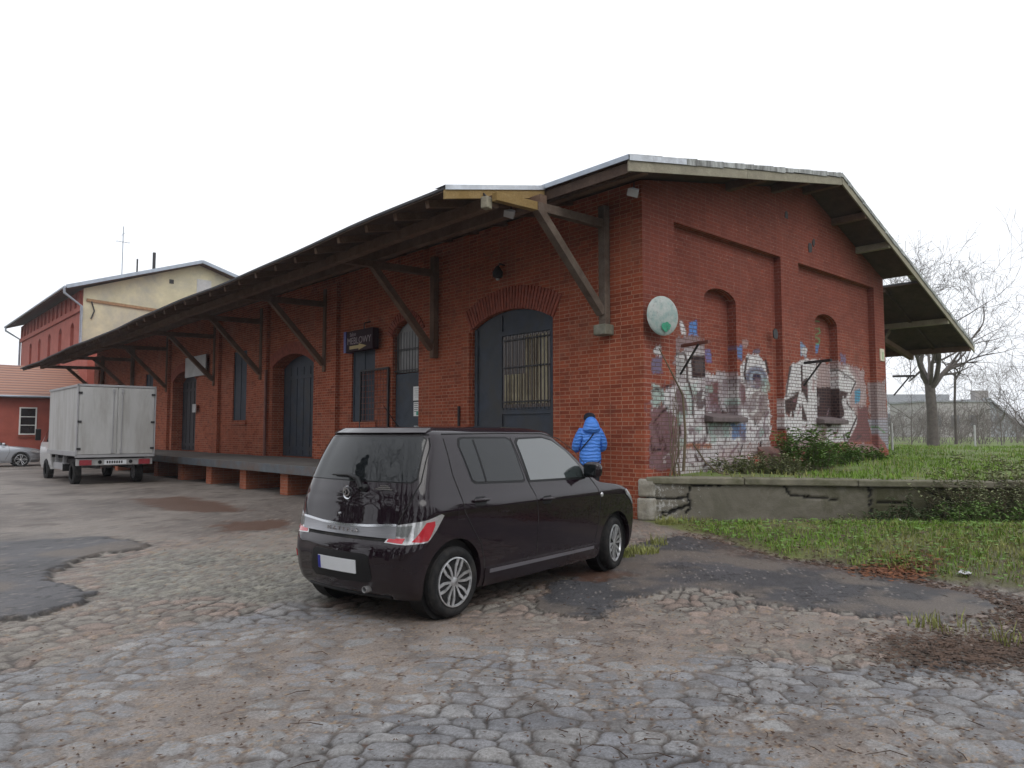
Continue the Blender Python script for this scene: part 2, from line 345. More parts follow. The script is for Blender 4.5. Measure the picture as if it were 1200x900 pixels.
# how far the joints are filled with dirt (0 bare stone .. 1 covered)
cover = np.clip((n1-.44)*2.6+.22, 0, 1)*.60
pl = lambda pts: sdist(P2(pts), GX, GY)
sD1 = pl([(700, 735), (860, 712), (1010, 722), (1150, 740), (1180, 770), (1020, 768), (850, 772), (720, 790), (560, 760), (380, 720), (560, 725)])
cover = np.maximum(cover, np.clip(sD1/.5+.5+(n2-.5)*1.0, 0, 1)*.68)
cover = np.maximum(cover, np.clip((Dg-9.0)/4+(n1-.5)*1.6, 0, 1)*(1-.55*mC))
cover = np.maximum(cover, np.clip((n4-.56)*6, 0, 1)*.85)
def stone(e, lo): return np.clip((e-lo)/.24, 0, 1)**.55
hA = stone(eA, .05); hB = stone(eB, .07); hC = stone(eC, .05)
h = hA*mA+(1-mA)*(hB*(1-mC)+hC*mC)
ids = np.where(mA > .5, idA, np.where(mC > .5, idC, idB)); ids2 = np.where(mA > .5, idA2, np.where(mC > .5, idC2, idB2))
stone_h = h*(.017+.009*(ids2-.5)); dirt_h = cover*.024+(n3-.5)*.006-.004
vis = np.clip((stone_h-dirt_h)/.006+.3, 0, 1)*np.clip(h*1.7-.25, 0, 1)
Zs = np.maximum(stone_h, dirt_h)
def lerp(a, b, t): return a+(b-a)*t[..., None]
C3 = lambda c: np.array(c)[None, None, :]*np.ones(GX.shape+(1,))
tone = (.80+.40*ids)
cA = lerp(C3((.185, .19, .208)), C3((.27, .265, .262)), ids2)*tone[..., None]
cB = lerp(C3((.225, .205, .18)), C3((.25, .195, .165)), (ids2 > .62).astype(float))*(tone*1.05)[..., None]
cC = lerp(C3((.245, .235, .195)), C3((.20, .195, .175)), ids2)*(tone*1.0)[..., None]
cs = lerp(lerp(cB, cC, mC), cA, mA)
soil = lerp(C3((.140, .118, .105)), C3((.25, .212, .186)), np.clip(n2*2.2-.6, 0, 1))
joint = C3((.042, .035, .031)); soil = lerp(joint, soil, np.clip(cover*1.9-.15+(n3-.5)*.9, 0, 1))
dusty = np.clip((vnoise(GX, GY, 9, 4, 35)-.45)*3, 0, .6)*np.clip(cover*1.8+.15, 0, 1); cs = lerp(cs*(.80+.4*n3)[..., None], soil, dusty); colr = lerp(soil, cs, vis)
# sprinkled litter and grit in the dirt
lit = vnoise(GX, GY, 30, 2, 31); ln = (vnoise(GX, GY, 48, 2, 33) > .74) & (cover > .35)
colr = np.where(((lit > .77) & (vis < .5))[..., None], C3((.085, .05, .035)), colr); colr = np.where(ln[..., None], C3((.26, .19, .13)), colr)
# asphalt patches, 3 cm proud
for P, cc, th in ((PATCH_L, (.088, .086, .092), .05), (PATCH_R, (.056, .055, .060), .03)):
    s = sdist(P, GX, GY)+(vnoise(GX, GY, 3, 4, 41)-.5)*.34+(vnoise(GX, GY, 12, 4, 42)-.5)*.20; m = np.clip(s/.03+.5, 0, 1)
    ac = C3(cc)*(.45+1.1*vnoise(GX, GY, 1.6, 6, 43)+.5*(n3-.5))[..., None]; ac = np.where((vnoise(GX, GY, 36, 2, 46) > .79)[..., None], C3((.22, .2, .185)), ac)
    ck = np.minimum(np.abs(vnoise(GX, GY, .9, 5, 47)-.5), np.abs(vnoise(GX, GY, 1.9, 4, 48)-.47)); ac = np.where((ck < .0055)[..., None], ac*.4, ac); dust = np.clip((vnoise(GX, GY, 1.6, 6, 44)-.50)*5, 0, .75); ac = lerp(ac, C3((.15, .125, .105)), dust)
    colr = lerp(colr, ac, m); Zs = Zs*(1-m)+(th+.012*(n1-.5)+.003*(n3-.5))*m
    edge = (np.abs(s+.02) < (.03 if P is PATCH_L else .016)); colr = np.where(edge[..., None], colr*.3, colr)
# packed yard surface in front of the loading bay, with rusty puddle stains
s = sdist(dirtF, GX, GY)+(n1-.5)*1.6; m = np.clip(s/.5+.5, 0, 1)
yard = lerp(C3((.115, .098, .088)), C3((.21, .185, .165)), np.clip((vnoise(GX, GY, .7, 6, 51)-.36)*3.4, 0, 1)); yard = lerp(yard, C3((.06, .045, .038)), np.clip((vnoise(GX, GY, 2.2, 5, 52)-.6)*7, 0, .8))
gb = np.clip((Dg-11.5)/3, 0, 1)*(1-.8*mC)
m = np.maximum(m*.92, gb); grit = vnoise(GX, GY, 26, 2, 57); yard = yard*(.7+.6*n3)[..., None]; yard = np.where((grit > .77)[..., None], C3((.24, .21, .185)), yard); crk = np.abs(vnoise(GX, GY, 1.3, 4, 58)-.5); yard = np.where((crk < .006)[..., None], yard*.45, yard); colr = lerp(colr, yard, m*.85); Zs = Zs*(1-.75*m)+(.02+.012*(n2-.5))*m
wet = np.zeros(GX.shape)
for P in ([(150, 586), (215, 582), (262, 590), (300, 600), (250, 602), (195, 598)], [(248, 618), (275, 612), (340, 610), (338, 620), (275, 624)], [(690, 668), (730, 676), (700, 682), (640, 676)]):
    s = sdist(P2(P), GX, GY)+(n2-.5)*.7; q = np.clip(s/.12+.5, 0, 1); colr = lerp(colr, C3((.105, .055, .036)), q*.85); Zs = Zs*(1-q)+.006*q; wet = np.maximum(wet, q*.6)
# verge soil and leaf litter beside the grass
s = sdist(GRASS, GX, GY)+(n1-.5)*.5+(n2-.5)*.3; m = np.clip(s/.2+.6, 0, 1); colr = lerp(colr, lerp(C3((.10, .085, .05)), C3((.14, .16, .05)), np.clip(n1*2.2-.6+(n2-.5), 0, 1)), m)
q = np.clip((s+.75)/.35, 0, 1)*(1-m)*np.clip((-GY-1.2)/1.5, 0, 1); lc = lerp(C3((.10, .052, .036)), C3((.055, .035, .028)), (n3 > .5).astype(float)); colr = lerp(colr, lc, q*np.clip((n3-.35)*4, 0, 1))
GZ = base_z(GX, GY)+bank(GX, GY)+Zs
nr, nc = GX.shape
gv = np.stack([GX, GY, GZ], -1).reshape(-1, 3)
ii, jj = np.meshgrid(np.arange(nr-1), np.arange(nc-1), indexing='ij'); b0 = (ii*nc+jj).ravel()
gf = np.stack([b0, b0+1, b0+nc+1, b0+nc], 1)
rough = np.clip(.62-.12*vis*mA-.3*wet, .2, 1).reshape(-1, 1)
gcol = np.concatenate([np.clip(colr, 0, 1).reshape(-1, 3), rough], 1)
m_, n_, l_, p_ = newmat('cobble_ground'); at = n_.new('ShaderNodeAttribute'); at.attribute_name = 'paint'; tc = n_.new('ShaderNodeTexCoord').outputs['Object']
fn = noi(n_, l_, tc, 60, 6, .75); f2 = noi(n_, l_, tc, 14, 6, .7, .5)
c = mixc(n_, l_, ramp(n_, l_, fn, [(.36, 0.), (.66, 1.)]), (.62, .6, .58), (1.35, 1.35, 1.35)); c = mixc(n_, l_, 1.0, at.outputs['Color'], c, 'MULTIPLY')
c = mixc(n_, l_, ramp(n_, l_, f2, [(.58, 0.), (.74, .35)]), c, (.13, .105, .09)); l_.new(c, p_.inputs['Base Color'])
l_.new(at.outputs['Alpha'], p_.inputs['Roughness']); l_.new(bump(n_, l_, fn, .5, .012, bump(n_, l_, f2, .3, .02)), p_.inputs['Normal']); p_.inputs['Specular IOR Level'].default_value = .4
M['ground'] = m_
me = bpy.data.meshes.new('cobbled_yard'); me.vertices.add(len(gv)); me.vertices.foreach_set('co', gv.ravel().astype(np.float32))
me.loops.add(gf.size); me.loops.foreach_set('vertex_index', gf.ravel().astype(np.int32)); me.polygons.add(len(gf)); me.polygons.foreach_set('loop_start', (np.arange(len(gf))*4).astype(np.int32)); me.update(calc_edges=True)
a = me.color_attributes.new('paint', 'FLOAT_COLOR', 'POINT'); a.data.foreach_set('color', gcol.astype(np.float32).ravel())
me.polygons.foreach_set('use_smooth', np.ones(len(gf), bool)); me.materials.append(m_)
tag(bpy.data.objects.new('cobbled_yard', me), kind='structure'); COL.objects.link(bpy.data.objects['cobbled_yard'])
M['far_ground'] = simple('far_ground', (.11, .10, .07), .95, var=.3, scale=.3, dirt=(.07, .085, .035))
MB().add([(-900, -900, -.08), (900, -900, -.08), (900, 900, -.08), (-900, 900, -.08)], [(0, 1, 2, 3)]).build('ground', M['far_ground'], kind='structure')

# ================================================================= WAREHOUSE
L = 40.0; WX = 11.2; RIDGE = (6.55, 7.70); OV = -.85
def roofz(x): return RIDGE[1]-(RIDGE[0]-x)*.205 if x < RIDGE[0] else RIDGE[1]-(x-RIDGE[0])*.342
wh = empty('brick_warehouse', (0, 0, 0), label='long red brick goods shed with canopy on wooden struts and graffiti on its gable end', cat='warehouse')
PZ = .8      # loading platform level
fX = lambda a, b, d: (d, a, b)      # a = Y, b = Z
OPEN = [arch(2.3, 4.91, PZ-.02, 3.96, 4.28), arch(7.06, 8.27, PZ-.02, 4.14, 4.5), [(9.14, 1.88), (10.38, 1.88), (10.38, 4.25), (9.14, 4.25)],
        arch(12.72, 15.7, PZ-.02, 3.78, 4.15), [(17.9, 2.02), (19.15, 2.02), (19.15, 4.6), (17.9, 4.6)], arch(23.1, 26.1, PZ-.02, 3.8, 4.2),
        [(29.0, 2.0), (30.2, 2.0), (30.2, 4.4), (29.0, 4.4)], arch(34.0, 36.6, PZ-.02, 3.8, 4.2)]
mb = MB(); wallpoly(mb, [(0, -.1), (L, -.1), (L, roofz(0)-.12), (0, roofz(0)-.12)], OPEN, fX, 0, .55)
mb.add([(0, L, -.1), (WX, L, -.1), (WX, L, roofz(WX)-.12), (RIDGE[0], L, RIDGE[1]-.12), (0, L, roofz(0)-.12)], [(0, 1, 2, 3, 4)])
mb.add([(WX, 0, -.1), (WX, L, -.1), (WX, L, roofz(WX)-.12), (WX, 0, roofz(WX)-.12)], [(0, 1, 2, 3)])
mb.build('wall', M['brick_front'], wh)
for y0, y1 in ((11.1, 12.35), (15.95, 16.95), (20.35, 21.2), (26.4, 27.2), (32.2, 33.0), (38.9, 39.9)): MB().bb(-.13, -.002, y0, y1, 0, roofz(0)-.35).build('pilaster', M['brick_front'], wh)
for y0, y1, z in ((9.0, 10.5, 1.8), (17.8, 19.25, 1.94), (28.9, 30.3, 1.92)): MB().bb(-.07, .1, y0, y1, z-.08, z+.078).build('window_sill', M['brick_front'], wh)
MB().bb(-.06, -.002, 4.95, 5.25, PZ, 3.9).build('pilaster', M['brick_front'], wh)
# arches of standing bricks over the openings
for (a0, a1, zs, zc, hh) in ((2.3, 4.91, 3.96, 4.28, .5), (7.06, 8.27, 4.14, 4.5, .27), (12.72, 15.7, 3.78, 4.15, .38), (23.1, 26.1, 3.8, 4.2, .38)):
    w = (a1-a0)/2; r = zc-zs; Rr = (w*w+r*r)/(2*r); cz = zc-Rr; mm = (a0+a1)/2; t = math.asin(w/Rr); n = int(2*t*Rr/.085); mb = MB()
    for i in range(n+1):
        th = -t+2*t*i/n; dx = .032; rr = Rr+hh/2; q = random.uniform(-.008, .008)
        mb.box((-.005+q*.5, mm+rr*math.sin(th), cz+rr*math.cos(th)), (.05, .066, hh+q), rx=-th)
    mb.build('brick_arch', M['brick_arch'], wh, uv=False)
# ---- gable wall as one fine sheet so that the paint can sit on it
niches = ((2.25, 3.48), (7.2, 8.48)); recs = ((1.0, 5.19), (6.05, 10.52)); ZS, ZSP, ZRT = 1.93, 4.33, 5.65
def fill(keys, st):
    o = []
    for a, b in zip(keys[:-1], keys[1:]): k = max(1, round((b-a)/st)); o += [a+(b-a)*i/k for i in range(k)]
    return np.array(o+[keys[-1]])
xs = fill([0, 1.0, 2.25, 3.48, 5.19, 6.05, 7.2, 8.48, 10.52, WX], .035); kz = [-.1, 1.0, ZS, ZSP, ZRT, 6.2]; zb = fill(kz, .035)
iRT = int(np.argmin(abs(zb-ZRT))); XX, ZB = np.meshgrid(xs, zb, indexing='ij'); ZZ = ZB.copy()
for a, b in niches:
    m = (XX >= a-1e-6) & (XX <= b+1e-6); u = (XX-(a+b)/2)/((b-a)/2); ar = ZSP+.28*np.sqrt(np.clip(1-u*u*.98, 0, 1))
    lo = (ZB-ZS)/(ZSP-ZS)*(ar-ZS)+ZS; hi = ar+(ZB-ZSP)/(ZRT-ZSP)*(ZRT-ar); ZZ = np.where(m & (ZB >= ZS) & (ZB <= ZSP), lo, np.where(m & (ZB > ZSP) & (ZB < ZRT), hi, ZZ))
rt = np.vectorize(roofz)(XX)-.12; top = ZB > ZRT-1e-6; ZZ = np.where(top, ZRT+(ZB-ZRT)/(6.2-ZRT)*(rt-ZRT), ZZ)
nx, nz = len(xs), len(zb); dep = np.zeros((nx-1, nz-1)); xc = (xs[:-1]+xs[1:])/2; zc_ = (zb[:-1]+zb[1:])/2
for a, b in recs: dep[np.ix_((xc > a) & (xc < b), (zc_ > 1.0) & (zc_ < ZRT))] = .17
for a, b in niches: dep[np.ix_((xc > a) & (xc < b), (zc_ > ZS) & (zc_ < ZSP))] = .38
# ---- graffiti, traced shape by shape in wall metres
Z5 = lambda pts: [(740+x/4.089, 340+y/4.089) for x, y in pts]
Z6 = lambda pts: [(900+x/5.0, 380+y/5.0) for x, y in pts]
wallm = lambda pts: [(gy(*q)[0], gy(*q)[2]) for q in pts]
G = []
def g(cv, pts, c, rag=.05, a=1.0): G.append((wallm(cv(pts)), c, rag, a))
WHT = (.74, .73, .74); GRY = (.075, .07, .075); DK = (.018, .016, .02); MAR = (.17, .085, .09); BLU = (.10, .25, .58); PUR = (.22, .16, .19); GRN = (.33, .47, .42)
g(Z5, [(92, 560), (215, 520), (240, 860), (130, 870), (88, 850)], PUR, .05, .8)
g(Z5, [(210, 335), (250, 292), (300, 262), (372, 268), (398, 330), (430, 390), (480, 400), (545, 420), (560, 350), (590, 315), (640, 300), (675, 340), (690, 420), (680, 480), (700, 600), (695, 735), (560, 745), (455, 760), (440, 850), (330, 875), (225, 870), (222, 620), (160, 545), (100, 575), (98, 445), (150, 470), (206, 452)], WHT, .09)
g(Z5, [(200, 330), (215, 280), (260, 225), (330, 205), (395, 250), (440, 380), (420, 430), (330, 300), (260, 300), (215, 400)], (.30, .26, .28), .10, .75)
g(Z5, [(215, 740), (470, 730), (700, 720), (705, 780), (600, 800), (500, 900), (225, 900)], (.55, .53, .53), .12, .85)
g(Z5, [(480, 380), (560, 400), (560, 590), (500, 600)], (.45, .42, .44), .09, .8)
g(Z5, [(98, 450), (135, 460), (165, 500), (140, 560), (100, 560)], GRN, .05, .8)
g(Z5, [(215, 300), (245, 290), (290, 330), (290, 430), (215, 440)], (.35, .36, .36), .06, .7)
g(Z5, [(212, 480), (255, 455), (292, 500), (310, 600), (215, 605)], (.19, .14, .155), .05)
g(Z5, [(318, 312), (388, 308), (390, 415), (325, 418)], DK, .02)
g(Z5, [(335, 330), (380, 328), (378, 395), (340, 398)], GRY, .03)
g(Z5, [(345, 480), (390, 470), (395, 560), (350, 570), (335, 520)], (.15, .13, .14), .06)
g(Z5, [(280, 460), (350, 440), (345, 520), (320, 600), (300, 520)], GRN, .05, .6)
g(Z5, [(392, 430), (400, 420), (440, 410), (500, 440), (500, 590), (430, 590), (395, 560)], (.30, .24, .27), .05, .8)
g(Z5, [(440, 450), (490, 440), (495, 560), (455, 560)], MAR, .06)
g(Z5, [(385, 580), (545, 580), (550, 612), (390, 618)], (.10, .085, .085), .02)
g(Z5, [(398, 625), (510, 620), (505, 700), (410, 705)], (.27, .42, .38), .07, .75)
g(Z5, [(510, 640), (582, 636), (585, 708), (515, 712)], (.10, .24, .5), .06, .85)
g(Z5, [(232, 735), (420, 735), (422, 758), (300, 762), (235, 757)], (.36, .16, .10), .03)
g(Z5, [(225, 630), (290, 620), (300, 720), (235, 725)], (.34, .24, .27), .08, .7)
g(Z5, [(308, 148), (350, 146), (352, 212), (312, 210)], BLU, .03); g(Z5, [(262, 140), (282, 150), (298, 205), (275, 200)], WHT, .05)
g(Z5, [(430, 282), (460, 280), (460, 346), (432, 344)], (.16, .22, .5), .05, .8); g(Z5, [(536, 265), (566, 262), (565, 335), (540, 330)], (.12, .22, .45), .04)
g(Z5, [(565, 235), (600, 240), (590, 280), (570, 270)], (.5, .4, .38), .07, .6)
g(Z5, [(94, 322), (146, 318), (146, 405), (98, 408)], (.17, .19, .32), .05, .85); g(Z5, [(100, 275), (140, 268), (138, 312), (104, 315)], WHT, .06)
ell = lambda cx, cy, rx, ry, n=26: [(cx+rx*math.cos(2*math.pi*i/n), cy+ry*math.sin(2*math.pi*i/n)) for i in range(n)]
g(Z5, ell(632, 420, 52, 62), (.30, .32, .40), .03); g(Z5, ell(632, 425, 46, 52), (.13, .15, .21), .02); g(Z5, ell(633, 418, 34, 34), (.35, .42, .5), .02)
g(Z5, ell(634, 420, 21, 26), (.03, .035, .07), .01); g(Z5, [(588, 440), (610, 465), (640, 474), (668, 450), (672, 466), (640, 492), (600, 480)], (.66, .64, .62), .01)
g(Z5, ell(632, 290, 20, 14), (.16, .14, .2), .03)
g(Z5, [(550, 440), (580, 450), (585, 560), (560, 540)], MAR, .04); g(Z5, [(590, 490), (680, 480), (690, 590), (640, 640), (600, 600)], (.24, .19, .19), .06, .85)
for pts in ([(600, 590), (612, 600), (640, 580), (648, 510), (636, 510), (628, 568)], [(548, 440), (538, 450), (545, 545), (572, 560), (560, 540)], [(640, 500), (690, 470), (684, 490)], [(600, 500), (590, 540), (600, 545), (612, 505)]): g(Z5, pts, (.66, .64, .63), .015)
def stroke(cv, pts, w, c):
    for (x0, y0), (x1, y1) in zip(pts[:-1], pts[1:]):
        dx, dy = x1-x0, y1-y0; q = math.hypot(dx, dy)+1e-6; px, py = -dy/q*w/2, dx/q*w/2; g(cv, [(x0+px, y0+py), (x1+px, y1+py), (x1-px, y1-py), (x0-px, y0-py)], c, .012)
for pts in ([(215, 440), (215, 370), (250, 300), (290, 300), (300, 340), (305, 440)], [(98, 480), (150, 470), (210, 445)], [(390, 590), (395, 420), (430, 400)], [(105, 640), (140, 590), (175, 560)], [(130, 700), (140, 740), (150, 700)],
            [(310, 440), (330, 520), (330, 600), (345, 640)], [(265, 640), (270, 700)], [(240, 640), (245, 700)], [(300, 800), (280, 820), (300, 850)], [(340, 790), (360, 830), (340, 850)], [(110, 770), (150, 760), (185, 780)],
            [(395, 650), (400, 700), (385, 710)], [(588, 320), (575, 400), (590, 470)], [(676, 330), (690, 400)]): stroke(Z5, pts, 11, DK)
for pts in ([(225, 350), (255, 320), (285, 320)], [(320, 430), (390, 430)], [(312, 425), (312, 300), (390, 296)], [(400, 340), (400, 560)], [(240, 620), (330, 610), (380, 640)]): stroke(Z5, pts, 9, (.7, .68, .68))
# right half
g(Z6, [(95, 430), (135, 235), (200, 205), (335, 198), (345, 370), (335, 500), (385, 560), (330, 660), (130, 690), (95, 600)], WHT, .03)
g(Z6, [(448, 262), (505, 262), (552, 320), (560, 350), (500, 455), (562, 540), (562, 575), (505, 690), (370, 700), (385, 600), (480, 530), (450, 440)], WHT, .03)
g(Z6, [(330, 200), (460, 215), (600, 270), (620, 420), (600, 690), (300, 720), (100, 740), (330, 560)], (.50, .47, .48), .11, .7)
g(Z6, [(448, 262), (505, 262), (552, 320), (560, 350), (500, 455), (562, 540), (562, 575), (505, 690), (370, 700), (385, 600), (480, 530), (450, 440)], WHT, .05)
g(Z6, [(98, 445), (182, 400), (152, 548), (103, 525)], (.04, .035, .036), .02); g(Z6, [(105, 515), (150, 545), (120, 545)], (.25, .12, .10), .02)
g(Z6, [(214, 235), (243, 232), (243, 330), (272, 308), (276, 470), (243, 395), (208, 445)], (.045, .042, .045), .02)
g(Z6, [(240, 452), (275, 575), (243, 560), (236, 608), (203, 612), (200, 520)], (.045, .04, .042), .02)
g(Z6, [(125, 245), (140, 240), (108, 420), (100, 420)], GRY, .01); g(Z6, [(300, 300), (318, 330), (312, 400), (296, 380)], (.33, .15, .14), .04, .6)
g(Z6, [(335, 365), (450, 362), (488, 520), (480, 545), (395, 608), (330, 545)], (.03, .028, .034), .02); g(Z6, [(345, 425), (392, 420), (385, 480), (350, 475)], (.33, .3, .31), .05, .7)
g(Z6, [(450, 375), (515, 405), (470, 450), (445, 430)], (.045, .04, .042), .02)
g(Z6, [(330, 115), (352, 110), (362, 200), (392, 190), (372, 350), (350, 340), (340, 250)], (.52, .5, .5), .04, .85); g(Z6, [(352, 115), (385, 110), (380, 160), (360, 175)], (.12, .25, .5), .03)
g(Z6, [(345, 195), (360, 195), (365, 300), (350, 290)], (.17, .16, .17), .03)
g(Z6, [(195, 108), (235, 100), (268, 145), (262, 188), (200, 180)], (.22, .34, .52), .05); g(Z6, [(232, 138), (268, 140), (262, 178), (235, 178)], (.6, .6, .6), .05)
g(Z6, [(460, 170), (495, 175), (495, 230), (462, 225)], (.17, .20, .36), .07, .75); g(Z6, [(545, 385), (580, 375), (576, 455), (548, 462)], (.10, .34, .50), .03)
g(Z6, [(508, 690), (562, 580), (560, 470), (620, 480), (640, 690)], (.20, .10, .105), .03); g(Z6, [(520, 240), (560, 250), (620, 330), (590, 350), (555, 300)], (.3, .2, .22), .07, .7)
g(Z6, [(470, 255), (500, 245), (520, 262)], WHT, .05); g(Z6, [(560, 250), (580, 330), (600, 400), (560, 480), (590, 500), (610, 380), (590, 270)], (.45, .42, .43), .08, .6)
for pts in ([(100, 425), (130, 410), (180, 398)], [(498, 455), (560, 540), (500, 680)], [(450, 262), (552, 335), (520, 410)], [(335, 200), (350, 290), (348, 370)], [(480, 640), (490, 690), (510, 700)]): stroke(Z6, pts, 9, DK)
g(Z6, [(620, 340), (690, 330), (700, 560), (690, 640), (640, 640), (630, 480)], (.36, .33, .34), .1, .85); g(Z6, [(625, 560), (710, 540), (715, 750), (640, 640)], (.36, .4, .46), .04, .9)
g(Z6, [(630, 620), (690, 720), (650, 740)], (.30, .13, .12), .03)
for pts in ([(345, 20), (345, 110)], [(345, 20), (385, 15), (392, 40), (350, 62), (390, 80), (385, 105), (345, 110)], [(640, 600), (690, 640)], [(345, -30), (390, -25)]): stroke(Z6, pts, 7, (.12, .33, .14))
rg_ = random.Random(12)
for k in range(110):      # weathered scribbles and tags
    cv, bx = (Z5, (100, 690, 440, 860)) if k % 3 else (Z6, (100, 560, 240, 660)); x, y = rg_.uniform(bx[0], bx[1]), rg_.uniform(bx[2], bx[3]); pts = [(x, y)]
    for _ in range(rg_.randint(1, 4)): pts.append((pts[-1][0]+rg_.gauss(0, 16), pts[-1][1]+rg_.gauss(0, 26)))
    stroke(cv, pts, rg_.uniform(3, 8), rg_.choice([DK, DK, GRY, PUR, (.7, .7, .7), (.25, .12, .14)]))
for k in range(44):
    x, y = rg_.uniform(200, 700), rg_.uniform(420, 740); g(Z5, ell(x, y, rg_.uniform(8, 30), rg_.uniform(8, 34), 8), rg_.choice([PUR, (.30, .27, .29), (.42, .38, .40), GRN, (.20, .15, .17)]), .06, .7)
pc = np.zeros((nx, nz, 4)); RX, RZ = XX+(vnoise(XX+50, ZZ+50, 6, 3, 61)-.5)*.0, ZZ
nA = vnoise(XX+50, ZZ+50, 5, 4, 62)-.5; nB = vnoise(XX+50, ZZ+50, 16, 3, 63)-.5
for P, c, rag, a in G:
    x0, x1 = min(p[0] for p in P)-.4, max(p[0] for p in P)+.4; z0, z1 = min(p[1] for p in P)-.4, max(p[1] for p in P)+.4
    I = np.where((xs > x0) & (xs < x1))[0]; J = np.where((zb > z0) & (zb < z1+.3))[0]
    if not len(I) or not len(J): continue
    sl_ = np.ix_(I, J); d = sdist(P, XX[sl_], ZZ[sl_])+(nA[sl_]*2.6+nB[sl_]*2)*rag; k = np.clip(d/.035+.5, 0, 1)*a
    for q in range(3): pc[..., q][sl_] = pc[..., q][sl_]*(1-k)+c[q]*k if True else 0
    pc[..., 3][sl_] = np.maximum(pc[..., 3][sl_], k)
aa = pc[..., 3:4]; pc[..., :3] = np.where(aa > 1e-3, pc[..., :3]/np.maximum(aa, .25), pc[..., :3])
pc = np.clip(pc, 0, 1)
vid = {}; GV = []; GF = []; GC = []
def vtx(i, j, d):
    k = (i, j, d)
    if k not in vid: vid[k] = len(GV); GV.append((xs[i], d, ZZ[i, j])); GC.append(pc[i, j])
    return vid[k]
for i in range(nx-1):
    for j in range(nz-1):
        d = dep[i, j]; GF.append((vtx(i, j, d), vtx(i+1, j, d), vtx(i+1, j+1, d), vtx(i, j+1, d)))
        if i+1 < nx-1 and dep[i+1, j] != d: e = dep[i+1, j]; GF.append((vtx(i+1, j, d), vtx(i+1, j, e), vtx(i+1, j+1, e), vtx(i+1, j+1, d)))
        if j+1 < nz-1 and dep[i, j+1] != d: e = dep[i, j+1]; GF.append((vtx(i, j+1, d), vtx(i+1, j+1, d), vtx(i+1, j+1, e), vtx(i, j+1, e)))
o = raw('gable_wall', GV, GF, M['brick_gable'], wh, col=np.array(GC)); boxuv(o.data)
SILLM = simple('stone_sill', (.13, .10, .10), .9, var=.3, scale=8, bmp=.4)
for (a, b) in niches: MB().add([(a-.06, -.04, ZS-.13), (b+.06, -.04, ZS-.13), (b+.06, -.04, ZS-.03), (a-.06, -.04, ZS-.03), (a-.06, .36, ZS+.06), (b+.06, .36, ZS+.06), (a-.06, .36, ZS-.13), (b+.06, .36, ZS-.13)], [(0, 1, 2, 3), (3, 2, 5, 4), (0, 3, 4, 6), (1, 7, 5, 2), (0, 6, 7, 1)]).build('niche_sill', SILLM, wh, bevel=.015)
PLM = simple('plinth', (.20, .10, .085), .9, var=.35, scale=6, dirt=(.12, .10, .09), bmp=.5)
for (a, b) in ((4.25, 5.186), (8.9, 10.516)): MB().add([(a+.004, -.03, .75), (b-.004, -.03, .75), (b-.004, .0, 1.12), (a+.004, .0, 1.12), (a+.004, .165, 1.27), (b-.004, .165, 1.27), (a+.004, .165, .75), (b-.004, .165, .75)], [(0, 1, 2, 3), (3, 2, 5, 4), (0, 3, 4, 6), (1, 7, 5, 2)]).build('plinth', PLM, wh)
# vent holes and broken spots high on the gable
mb = MB()
for (x, y, s) in ((949, 290, .16), (953, 284, .09), (921, 252, .09), (908, 391, .12)):
    p = gy(x, y); pts = [(p.x+s*(.6+.6*random.random())*math.cos(a), p.z+s*(.7+.6*random.random())*math.sin(a)) for a in [i*.785 for i in range(8)]]
    MB().prism(pts, -.012, .012, lambda a, b, d: (a, d, b)).build('wall_hole', M['iron'], wh)
# ---- doors
def door(name, Y0, Y1, zs, zc, dpt, mat, glass=None, leafs=2, **k):
    mb = MB(); mb.prism(arch(Y0, Y1, PZ, zs, zc), dpt, dpt+.06, fX)
    o = mb.build(name, mat, wh, **k)
    n = 6 if Y1-Y0 > 2 else 3; f = MB()
    for i in range(n+1): y = Y0+.04+(Y1-Y0-.08)*i/n; f.bb(dpt-.018, dpt-.002, y-.012, y+.012, PZ+.05, zs-.02)
    for z in (PZ+.25, zs-.35): f.bb(dpt-.03, dpt-.019, Y0+.05, Y1-.05, z-.06, z+.06)
    f.build('door_batten', mat, o); return o
dd = MB(); dd.prism(arch(2.31, 4.9, PZ, 3.95, 4.27), .08, .14, fX); big = dd.build('arched_gate', M['door_grey'], wh, label='wide arched dark grey gate with a barred glass panel')
fr = MB()
for y0, y1, z0, z1 in ((2.32, 2.42, PZ, 3.95), (4.78, 4.88, PZ, 3.95), (3.93, 4.0, PZ, 4.2), (2.42, 3.93, 3.72, 3.82), (2.42, 3.93, 1.98, 2.12)): fr.bb(.045, .078, y0, y1, z0, z1)
fr.build('gate_frame', M['door_grey'], big)
gb_ = MB(); gb_.bb(.062, .072, 2.42, 3.9, 2.12, 3.70)
m_, n_, l_, p_ = newmat('old_glass'); tc = n_.new('ShaderNodeTexCoord').outputs['Object']; mp = n_.new('ShaderNodeMapping'); mp.inputs['Scale'].default_value = (1, 3, .5); l_.new(tc, mp.inputs[0])
c = mixc(n_, l_, ramp(n_, l_, noi(n_, l_, mp.outputs[0], 1.6, 5, .6), [(.42, 0.), (.5, 1.)]), (.040, .022, .018), (.075, .045, .03)); l_.new(c, p_.inputs['Base Color']); p_.inputs['Roughness'].default_value = .25
gb_.build('glass_panel', m_, big)
br = MB()
for i in range(13): y = 2.47+i*.117; br.tube([(.03, y, 2.08), (.03, y, 3.72)], .009, 6)
for z in (2.25, 3.0, 3.6): br.bb(.02, .028, 2.42, 3.92, z-.015, z+.015)
br.build('bars', M['iron'], big)
cur = MB()
for i in range(7): y = 2.52+i*.1; cur.bb(.05, .06, y, y+.055, 2.2, 3.66)
for i in range(8): y = 3.2+i*.085; cur.bb(.05, .06, y, y+.055, 2.2, 2.85)
